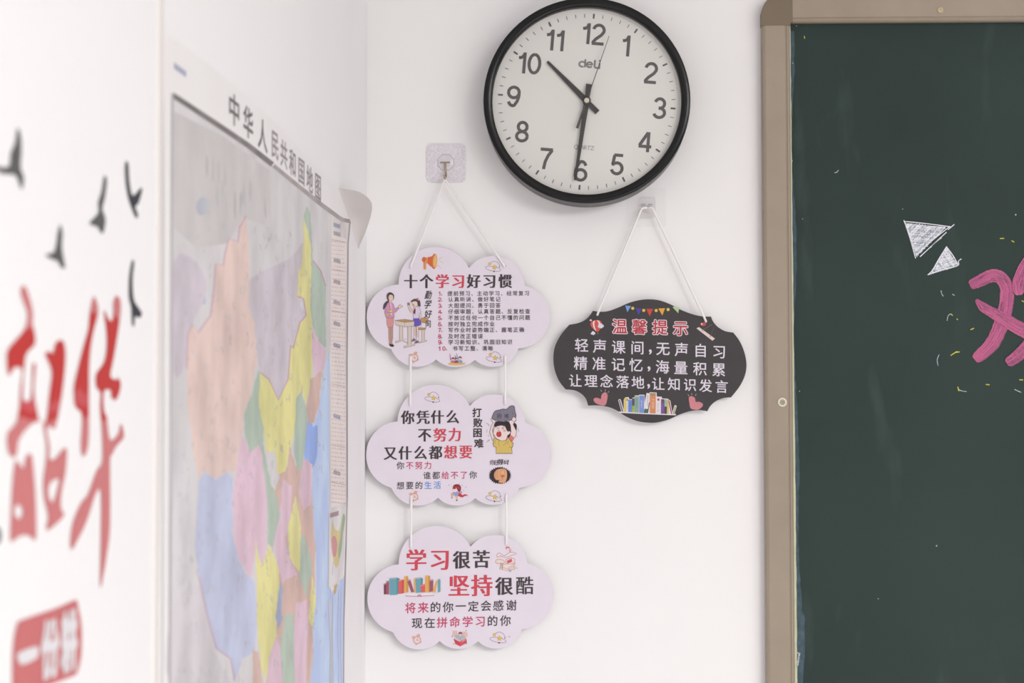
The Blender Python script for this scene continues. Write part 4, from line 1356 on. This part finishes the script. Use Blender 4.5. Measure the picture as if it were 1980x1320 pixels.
V, Fc = [], []
for i in range(NT + 1):
    t = i / NT
    f3 = left(*samp(fold, t), MD)
    eu, ev_ = samp(edge, t)
    lift = math.sin(math.pi * t)
    e3 = at_y(eu, ev_, f3.y - 0.012 * lift)
    for j in range(NS + 1):
        s = j / NS
        p = f3.lerp(e3, s)
        # bow: leaves the wall along its plane, then turns outwards
        b = math.sin(math.pi * s) * lift
        p += Vector((-0.004, 0.020, 0.0)) * b
        p.x = max(p.x, MD + 0.0002 * j)
        V.append(p)
for i in range(NT):
    for j in range(NS):
        q = i * (NS + 1) + j
        Fc.append((q, q + 1, q + NS + 2, q + NS + 1))
obj('curled_corner', V, Fc, paper_b, wmap, smooth=True, label='paper corner curling off the wall')


def rough(pts, amp=1.3, seed=1):
    """printed boundary: every edge broken into short wandering pieces"""
    r = random.Random(seed + len(pts))
    out = []
    for i, p in enumerate(pts):
        q = pts[(i + 1) % len(pts)]
        n = max(1, int(math.hypot(q[0] - p[0], q[1] - p[1]) / 7))
        for k in range(n):
            t = k / n
            out.append((p[0] + (q[0] - p[0]) * t + r.uniform(-amp, amp) * .6, p[1] + (q[1] - p[1]) * t + r.uniform(-amp, amp) * 1.6))
    return out


def reg(rgb, k=0.89):
    r2 = tuple(int(min(255, c * k)) for c in rgb)
    m = mat('map_%d_%d_%d' % rgb, rgb, 0.5, 0.25, noise=(13, r2, 7, (0.38, 0.66)))
    return m


a = Art(lf, h=0.00002, step=0.0000012)
a.poly([(335, 188), (430, 250), (527, 320), (580, 362), (640, 413), (638, 1400), (328, 1400), (332, 800)], reg((224, 220, 223), .93))
a.poly([(336, 215), (430, 262), (522, 330), (524, 440), (470, 420), (440, 470), (380, 480), (336, 440)], reg((202, 198, 199), 1.07))  # greyer patch: this half of the sheet lacks glare, put into the colour
r_ = random.Random(33)
for k in range(26):
    x, y = r_.uniform(395, 530), r_.uniform(290, 385)
    if y > 240 + (x - 335) * .70:
        l = r_.uniform(24, 60)
        a.poly([(x, y), (x + r_.uniform(1, 4), y + l * .3), (x + r_.uniform(1, 3), y + l), (x - r_.uniform(1, 3), y + l * .6)], reg((203, 199, 201)), 3)
for pts, c in (([(378, 395), (392, 380), (405, 392), (402, 412), (384, 415)], (206, 208, 218)), ([(390, 575), (396, 572), (398, 585), (391, 588)], (188, 198, 218)), ([(336, 505), (380, 508), (400, 560), (375, 620), (360, 700), (336, 720)], (219, 208, 219)),
               ([(483, 540), (560, 500), (588, 470), (575, 575), (592, 612), (562, 670), (557, 735), (538, 773), (503, 715), (494, 650), (481, 600)], (218, 209, 219)),
               ([(332, 880), (360, 900), (372, 1000), (366, 1100), (330, 1150)], (226, 222, 226)),
               ([(333, 1180), (390, 1130), (415, 1260), (450, 1340), (332, 1340)], (222, 216, 222))):
    a.poly(pts, reg(c), 3)
PEACH, PINK, BLUE, GREEN, YELLOW, ORANGE = (240, 214, 206), (236, 203, 221), (204, 210, 238), (188, 206, 190), (240, 233, 158), (224, 190, 180)
REG = [
    (PEACH, [(476, 417), (463, 440), (460, 468), (443, 460), (435, 490), (432, 513), (417, 510), (413, 567), (407, 610), (383, 643), (372, 627), (363, 647), (362, 713), (362, 780), (368, 820), (373, 871), (385, 926), (396, 910), (418, 926), (438, 912), (456, 914), (469, 839), (473, 797), (485, 763), (497, 697), (492, 620), (480, 593), (483, 530), (482, 480), (478, 430)]),
    (PINK, [(456, 914), (462, 870), (470, 842), (481, 867), (501, 859), (507, 879), (515, 918), (517, 977), (515, 1056), (507, 1091), (501, 1076), (495, 1044), (493, 1076), (483, 1127), (475, 1103), (460, 1076), (452, 1036), (450, 965)]),
    (BLUE, [(385, 928), (396, 912), (418, 928), (440, 914), (450, 926), (450, 1036), (460, 1076), (475, 1107), (493, 1127), (497, 1194), (493, 1257), (469, 1273), (454, 1316), (446, 1273), (418, 1253), (402, 1194), (385, 1115), (377, 1056), (381, 977)]),
    (GREEN, [(500, 713), (513, 780), (511, 820), (509, 859), (517, 899), (524, 938), (540, 950), (542, 1020), (528, 1060), (517, 1052), (517, 969), (507, 879), (501, 859), (483, 875), (473, 843), (473, 800), (487, 760)]),
    (YELLOW, [(503, 720), (520, 733), (538, 773), (557, 733), (562, 667), (567, 673), (580, 623), (592, 609), (587, 577), (575, 573), (577, 523), (583, 513), (587, 460), (586, 415), (590, 433), (602, 467), (602, 613), (605, 680), (602, 747), (590, 783), (583, 753), (573, 773), (576, 808), (564, 859), (552, 914), (536, 914), (532, 871), (515, 875), (509, 824), (500, 780)]),
    (GREEN, [(593, 397), (600, 413), (603, 467), (605, 503), (620, 523), (630, 553), (630, 673), (617, 660), (605, 633), (600, 597), (602, 480), (595, 447), (588, 420)]),
    (PINK, [(605, 633), (617, 660), (630, 677), (627, 713), (610, 733), (602, 680)]),
    (ORANGE, [(603, 730), (622, 718), (617, 780), (607, 817), (597, 822), (592, 790)]),
    (GREEN, [(573, 770), (583, 756), (592, 790), (595, 814), (590, 860), (585, 905), (575, 912), (568, 870)]),
    (ORANGE, [(560, 860), (575, 912), (590, 905), (600, 950), (590, 1000), (575, 1000), (560, 985), (540, 985), (530, 950), (545, 914), (556, 914)]),
    (PINK, [(585, 895), (592, 886), (604, 900), (603, 940), (600, 975), (588, 985), (578, 950)]),
    (PINK, [(548, 925), (565, 940), (560, 1010), (545, 1060), (552, 1100), (540, 1110), (530, 1050), (540, 1000)]),
    (YELLOW, [(572, 957), (582, 1020), (580, 1107), (570, 1095), (560, 1076), (556, 1020)]),
    (GREEN, [(582, 1032), (599, 1044), (603, 1107), (591, 1154), (580, 1115)]),
    (ORANGE, [(599, 985), (611, 1056), (607, 1103), (601, 1083), (589, 1036)]),
    (PINK, [(536, 1052), (548, 1030), (560, 1080), (576, 1112), (570, 1130), (548, 1130), (538, 1090)]),
    (YELLOW, [(493, 1044), (505, 1095), (521, 1052), (540, 1099), (540, 1154), (532, 1194), (536, 1230), (534, 1269), (524, 1253), (515, 1316), (505, 1292), (497, 1194), (497, 1127)]),
    ((172, 182, 214), [(542, 1123), (550, 1140), (546, 1200), (536, 1213), (533, 1190)]),
    (ORANGE, [(548, 1123), (576, 1111), (582, 1162), (568, 1186), (544, 1190)]),
    (GREEN, [(552, 1186), (568, 1188), (572, 1273), (568, 1340), (548, 1340), (542, 1253)]),
    (PINK, [(572, 1166), (593, 1160), (595, 1217), (592, 1340), (572, 1340), (568, 1253)]),
    (YELLOW, [(603, 1111), (611, 1154), (605, 1217), (597, 1194)]),
    (ORANGE, [(596, 1200), (605, 1217), (605, 1265), (598, 1340), (590, 1340)]),
    (PINK, [(534, 1230), (542, 1253), (548, 1340), (515, 1340), (520, 1270)]),
    (ORANGE, [(489, 1258), (500, 1262), (513, 1340), (489, 1340)]),
]
SEA = (184, 202, 242)
a.poly([(637, 676), (640, 690), (639, 1150), (666, 1112), (664, 1400), (592, 1400), (600, 1310), (606, 1250), (606, 1200), (612, 1150), (611, 1068), (607, 1020), (602, 965), (605, 902), (595, 910), (585, 880), (592, 815), (602, 795), (612, 810), (620, 765), (630, 700)], reg(SEA, 1.1))
a.poly([(596, 806), (606, 826), (614, 822), (613, 880), (604, 905), (594, 905), (588, 875)], reg((140, 168, 228), 1.1), 2)
a.poly([(540, 900), (600, 900), (606, 1000), (609, 1120), (603, 1250), (595, 1400), (500, 1400), (536, 1200), (540, 1040)], reg(ORANGE))
for i, (c, p) in enumerate(REG):
    a.poly(rough(p, 1.5, i), reg(c))
r_ = random.Random(21)
edge_c = (206, 160, 184)
for p in ([(476, 417), (463, 440), (460, 468), (443, 460), (435, 490), (432, 513), (417, 510), (413, 567), (407, 610), (383, 643), (372, 627), (363, 647), (361, 713)], [(503, 720), (520, 733), (538, 773), (557, 733), (562, 667), (567, 673), (580, 623), (592, 610), (587, 577), (575, 573)], [(605, 503), (620, 523), (630, 553)], [(385, 1115), (402, 1194), (418, 1253), (446, 1273), (454, 1316)]):
    a.line(p, 2.2, reg(edge_c), cap=False)
a.step = 0.0000002
# rivers, roads and place names read as fine flecks
r_ = random.Random(21)
for k in range(420):
    x = 345 + 285 * r_.random()
    y = 430 + 890 * r_.random()
    if y < 240 + (x - 335) * .75:
        continue
    l = r_.uniform(4, 16)
    a.line([(x, y), (x + r_.uniform(-3, 3), y + l * .6), (x + r_.uniform(-4, 4), y + l)], r_.uniform(.6, 1.4), r_.choice((reg((208, 184, 184)), reg((190, 194, 206)), reg((188, 180, 180)))), cap=False)
a.build('printed_map', wmap, 'printed regions in peach, yellow, green, pink and blue')

a = Art(lf, h=0.00016, step=0.0000015)
bar = reg((116, 110, 110), 1.25)
a.line([(333, 183), (430, 247), (480, 281), (527, 318)], 10, bar, cap=False)
a.line([(529, 320), (580, 362), (620, 394), (655, 420), (663, 425), (679, 428)], 7.5, reg((160, 152, 152), 1.15), cap=False)  # paler past the kink: glare on the sheet put into the ink colour
a.line([(333.5, 180), (331, 800), (328, 1400)], 4.5, reg((186, 180, 184), 1.06), cap=False)
a.line([(677, 427), (673, 470), (671, 700), (671.5, 960), (669, 1060), (665, 1200), (664, 1400)], 2.6, reg((140, 130, 134), 1.3), cap=False)
a.build('border_line', wmap, 'grey printed border')

a = Art(lf, h=0.00016, step=0.0000015)
ttl = reg((104, 98, 100), 1.15)
for ch, x, y, w, h in (('中', 453, 213, 23, 64), ('华', 480, 237, 20, 64), ('人', 508, 261, 19, 64), ('民', 532, 280, 15, 58), ('共', 549, 298, 14.5, 56), ('和', 566, 315, 14, 54), ('国', 583, 331, 13.5, 54), ('地', 599, 347, 13, 54), ('图', 615, 361, 13, 54)):
    a.text([(ch, x, y)], 0.92, ttl if x < 525 else reg((150, 142, 144), 1.1), bold=fat(.018, 4), ex=(w, w * .80), ey=(0, -h))  # later characters use paler ink, painting in the glare that washes them out
a.build('title_lettering', wmap, 'nine dark brush-style title characters')
a = Art(lf, h=0.00016, step=0.0000015)
for k in range(4):
    a.poly([(337 + 6 * k, 121 + 4.4 * k), (341.5 + 6 * k, 124.5 + 4.4 * k), (341.5 + 6 * k, 136 + 4.4 * k), (337 + 6 * k, 132.5 + 4.4 * k)], reg((168, 172, 206)))
a.build('publisher_mark', wmap, 'small blue lettering in the top margin')
# table of figures down the edge
a = Art(lf, h=0.00016, step=0.0000015)
a.poly([(640, 416), (655, 424), (675, 432), (671, 560), (669, 700), (670, 975), (665, 990), (637, 998), (637, 700)], reg((233, 226, 226)))
a.poly([(641, 450), (652, 455), (669, 462), (667, 700), (668, 970), (640, 982), (640, 700)], reg((242, 230, 227), .98))
for y in (436, 452, 504, 545, 585, 626, 668, 805, 914):
    a.poly([(645, y - 6), (658, y - 2), (658, y + 6), (645, y + 2)], reg((166, 168, 186) if y in (436, 668, 805) else (182, 174, 180)))
for k, y in enumerate(range(466, 976, 8)):
    x = 641.5
    while x < 666:
        w = r_.uniform(2, 4.5)
        a.line([(x, y + (x - 641) * .12), (x + w, y + (x + w - 641) * .12)], 1.2, reg((218, 192, 190) if r_.random() < .7 else (200, 178, 180)), cap=False)
        x += w + r_.uniform(1.2, 3)
for y in (463, 520, 600, 742, 860, 932):
    a.line([(641, y), (668, y + 5)], 1.0, reg((214, 178, 174)), cap=False)
a.build('table_panel', wmap, 'pale pink printed table of figures')
# small inset map
a = Art(lf, h=0.0002, step=0.000002)
a.poly([(636, 991), (668, 981), (664, 1118), (635, 1138)], reg((234, 230, 232)))
a.line([(636, 991), (635, 1138), (664, 1118)], 1.6, reg((206, 204, 214)), cap=False)
a.poly([(638, 992), (655, 987), (655, 996), (638, 1001)], reg((176, 146, 156)))
a.poly([(643, 1004), (646, 1020), (655, 1026), (660, 1010), (663, 992), (668, 1000), (664, 1020), (661, 1050), (658, 1075), (652, 1097), (646, 1090), (641, 1060), (640, 1030)], reg((226, 208, 150)), 2)
a.poly([(660, 1010), (664, 993), (668, 1002), (663, 1030), (661, 1060), (656, 1080), (654, 1060), (658, 1040)], reg((166, 190, 152)), 2)
a.poly([(641, 1042), (648, 1036), (652, 1052), (649, 1075), (643, 1072)], reg((214, 150, 150)), 2)
a.line([(644, 1085), (643, 1112)], 1.5, reg((200, 196, 204)), cap=False)
a.poly([(646, 1133), (653, 1127), (650, 1145), (646, 1150)], reg((212, 188, 120)))
for x in (640, 644, 655, 660):
    a.line([(x, 1140), (x - 1, 1230), (x + 1, 1330)], 1.6, reg((196, 206, 236)), cap=False)
a.line([(637, 1160), (641, 1240), (640, 1330)], 5, reg((206, 206, 216)), cap=False)
a.build('inset_map', wmap, 'small inset map in a white box')

# ------------------------------------------------------------------ wall lettering and bird stickers
INKB = mat('sticker_grey', (92, 92, 90), 0.6, 0.2)
INKD = mat('sticker_dark', (58, 58, 66), 0.6, 0.2)


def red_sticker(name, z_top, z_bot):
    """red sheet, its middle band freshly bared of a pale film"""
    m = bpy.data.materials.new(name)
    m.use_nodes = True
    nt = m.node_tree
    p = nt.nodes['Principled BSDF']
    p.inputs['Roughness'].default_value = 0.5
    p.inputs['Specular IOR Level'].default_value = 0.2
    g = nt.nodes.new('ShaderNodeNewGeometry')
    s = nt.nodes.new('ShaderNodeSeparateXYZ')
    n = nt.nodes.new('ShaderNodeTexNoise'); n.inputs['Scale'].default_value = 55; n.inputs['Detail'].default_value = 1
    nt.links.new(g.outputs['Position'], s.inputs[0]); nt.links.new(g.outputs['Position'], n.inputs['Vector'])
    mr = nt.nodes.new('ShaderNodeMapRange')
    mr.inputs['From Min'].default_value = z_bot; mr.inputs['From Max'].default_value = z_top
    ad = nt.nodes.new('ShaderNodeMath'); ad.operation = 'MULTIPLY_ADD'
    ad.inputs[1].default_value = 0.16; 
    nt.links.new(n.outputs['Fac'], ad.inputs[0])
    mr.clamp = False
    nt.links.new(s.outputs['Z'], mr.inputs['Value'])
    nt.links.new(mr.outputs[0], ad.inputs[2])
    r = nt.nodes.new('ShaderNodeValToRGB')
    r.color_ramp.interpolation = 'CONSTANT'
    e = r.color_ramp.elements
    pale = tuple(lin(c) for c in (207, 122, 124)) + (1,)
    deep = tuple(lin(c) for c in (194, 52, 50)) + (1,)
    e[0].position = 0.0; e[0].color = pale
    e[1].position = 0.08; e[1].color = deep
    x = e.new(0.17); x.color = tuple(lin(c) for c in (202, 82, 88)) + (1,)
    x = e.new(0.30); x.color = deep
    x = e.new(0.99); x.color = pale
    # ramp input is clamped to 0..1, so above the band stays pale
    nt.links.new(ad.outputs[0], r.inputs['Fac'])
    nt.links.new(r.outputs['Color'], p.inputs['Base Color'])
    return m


def sticker(nm, label, cat, group, polys, m, base, layer=0.0):
    a_ = Art(wl, h=layer)
    for pts, hl_ in polys:
        a_.poly(pts, m, 0, hl_)
    o = a_.build(nm, None, loc=left(base[0], base[1], 0.0))
    return tag(o, label, cat, group)


def c5(l):
    return [(x / 4.126, 540 + y / 4.126) for x, y in l]


sm_ = lambda l, n=3: catmull(l, n)
za, zb = left(62, 620, 0).z, left(62, 812, 0).z
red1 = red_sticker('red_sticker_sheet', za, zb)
ra = [(180, 50), (212, 72), (245, 170), (265, 270), (262, 350), (282, 450), (278, 520), (215, 590), (196, 690), (184, 860), (188, 960), (240, 965), (256, 880), (260, 780), (262, 690), (272, 670), (285, 690), (272, 900), (300, 1060), (308, 1110), (330, 1125),
      (260, 1150), (190, 1220), (150, 1290), (142, 1350), (125, 1415), (85, 1405), (62, 1350), (60, 1230), (125, 1150), (150, 1060), (160, 960), (166, 860), (180, 720), (120, 700), (85, 755), (65, 750), (55, 640), (65, 560), (130, 480), (190, 410), (215, 340), (218, 260), (185, 170), (165, 100)]
ri_o = [(x, y + 1238) for x, y in [(235, 150), (260, 190), (280, 400), (290, 600), (288, 835), (240, 808), (190, 800), (140, 820), (85, 845), (90, 600), (100, 400), (128, 205), (185, 270), (205, 190)]]
ri_h = [(x, y + 1238) for x, y in [(150, 560), (182, 600), (162, 670), (122, 645), (122, 575)]]
da = [(475, 485), (510, 500), (525, 600), (515, 760), (490, 950), (450, 1160), (430, 1190), (382, 1170), (378, 1230), (398, 1330), (398, 1430), (440, 1428), (510, 1348), (536, 1370), (525, 1538), (490, 1718), (490, 1828), (510, 1888), (390, 1998), (370, 1978), (385, 1888), (355, 1758), (345, 1618), (365, 1458), (372, 1330), (345, 1150), (370, 1130), (385, 1000), (400, 880), (415, 740), (380, 640), (362, 590), (395, 575), (425, 590), (440, 520)]
dh = [(x, y + 1238) for x, y in [(470, 350), (455, 450), (420, 540), (390, 480), (400, 390)]]
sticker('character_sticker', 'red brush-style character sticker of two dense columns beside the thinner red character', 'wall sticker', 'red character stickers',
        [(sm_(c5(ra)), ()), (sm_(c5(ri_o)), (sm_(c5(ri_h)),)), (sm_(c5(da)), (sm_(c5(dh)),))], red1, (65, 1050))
za, zb = left(200, 592, 0).z, left(200, 812, 0).z
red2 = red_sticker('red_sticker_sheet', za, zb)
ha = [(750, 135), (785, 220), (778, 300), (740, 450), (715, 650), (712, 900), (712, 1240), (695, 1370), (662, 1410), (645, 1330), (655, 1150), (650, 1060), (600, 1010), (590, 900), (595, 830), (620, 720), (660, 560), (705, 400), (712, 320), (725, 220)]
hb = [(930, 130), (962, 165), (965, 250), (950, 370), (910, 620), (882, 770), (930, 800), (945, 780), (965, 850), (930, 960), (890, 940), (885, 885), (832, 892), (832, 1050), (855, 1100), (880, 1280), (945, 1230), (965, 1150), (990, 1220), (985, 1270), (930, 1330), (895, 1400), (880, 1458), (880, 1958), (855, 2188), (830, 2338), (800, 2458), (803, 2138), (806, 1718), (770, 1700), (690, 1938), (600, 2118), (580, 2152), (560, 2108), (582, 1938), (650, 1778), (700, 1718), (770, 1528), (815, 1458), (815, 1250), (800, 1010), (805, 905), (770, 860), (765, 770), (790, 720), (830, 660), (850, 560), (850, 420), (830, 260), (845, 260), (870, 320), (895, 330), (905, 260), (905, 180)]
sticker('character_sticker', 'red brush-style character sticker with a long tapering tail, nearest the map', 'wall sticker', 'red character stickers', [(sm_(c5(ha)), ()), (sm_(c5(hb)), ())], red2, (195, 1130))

# red seal with pale characters
pink_m = mat('seal_red', (204, 112, 114), 0.5, 0.2)
so = [(x / 7.333, 1140 + y / 7.333) for x, y in [(280, 440), (560, 340), (820, 250), (1060, 145), (1100, 170), (1125, 300), (1160, 520), (1160, 860), (1140, 1020), (1100, 1170), (1040, 1220), (760, 1330), (560, 1400), (190, 1440), (175, 1300), (180, 900), (205, 650), (240, 500)]]
seal = sticker('seal_sticker', 'red rounded seal sticker with pale characters below the red lettering', 'wall sticker', None, [(sm_(so), ())], pink_m, (95, 1330))
a = Art(wl, (0, 1140, 7.333), h=0.0003)
SW = (230, 226, 230)
a.poly([(255, 900), (520, 800), (545, 900), (520, 970), (330, 1060), (270, 1020)], SW, 3)
a.text([('份', 715, 830)], .92, SW, bold=fat(.05, 8), ex=(255, -80), ey=(0, -850))
a.text([('耕', 985, 730)], .92, SW, bold=fat(.05, 8), ex=(230, -75), ey=(0, -880))
a.build('seal_lettering', seal, 'pale characters')

c7 = lambda l: [(x / 2.357, 200 + y / 2.357) for x, y in l]
BIRDS = [([(80, 112), (96, 150), (99, 220), (95, 290), (110, 340), (100, 392), (84, 350), (68, 325), (30, 322), (-6, 312), (-20, 285), (20, 292), (45, 280), (50, 225), (70, 180)], INKB, 'grey flying bird sticker with a broad raised wing, largest of the flock', (30, 360)),
         ([(475, 332), (488, 350), (479, 430), (468, 480), (482, 530), (470, 592), (455, 578), (445, 562), (408, 547), (430, 520), (450, 495), (448, 450), (464, 400)], INKB, 'grey bird sticker between the broad-winged bird and the dark V-shaped bird', (190, 450)),
         ([(576, 262), (586, 280), (590, 350), (605, 420), (642, 385), (648, 395), (632, 455), (618, 470), (630, 510), (620, 520), (600, 475), (584, 425), (574, 360), (570, 290)], INKD, 'dark bird sticker with V-shaped wings, uppermost beside the map edge', (262, 420)),
         ([(275, 552), (286, 590), (283, 650), (290, 700), (297, 748), (278, 745), (265, 720), (240, 710), (208, 690), (245, 678), (257, 640), (264, 590)], INKB, 'small grey bird sticker, lowest of the grey birds above the red characters', (110, 518)),
         ([(605, 712), (612, 730), (605, 800), (610, 890), (632, 930), (647, 955), (636, 977), (616, 970), (612, 1012), (602, 1005), (599, 930), (588, 880), (589, 800), (597, 740)], INKD, 'dark slender bird sticker beside the top of the thinner red character', (260, 630))]
for pts, m, lab, base in BIRDS:
    sticker('bird_sticker', lab, 'wall sticker', 'bird stickers on the white wall', [(sm_(c7(pts)), ())], m, base)
sticker('ink_dot_sticker', 'dark blot sticker beside the foot of the dense red character', 'wall sticker', None, [(circle(-5, 1035, 7.5, 17, 20), ())], INKD, (-5, 1052))
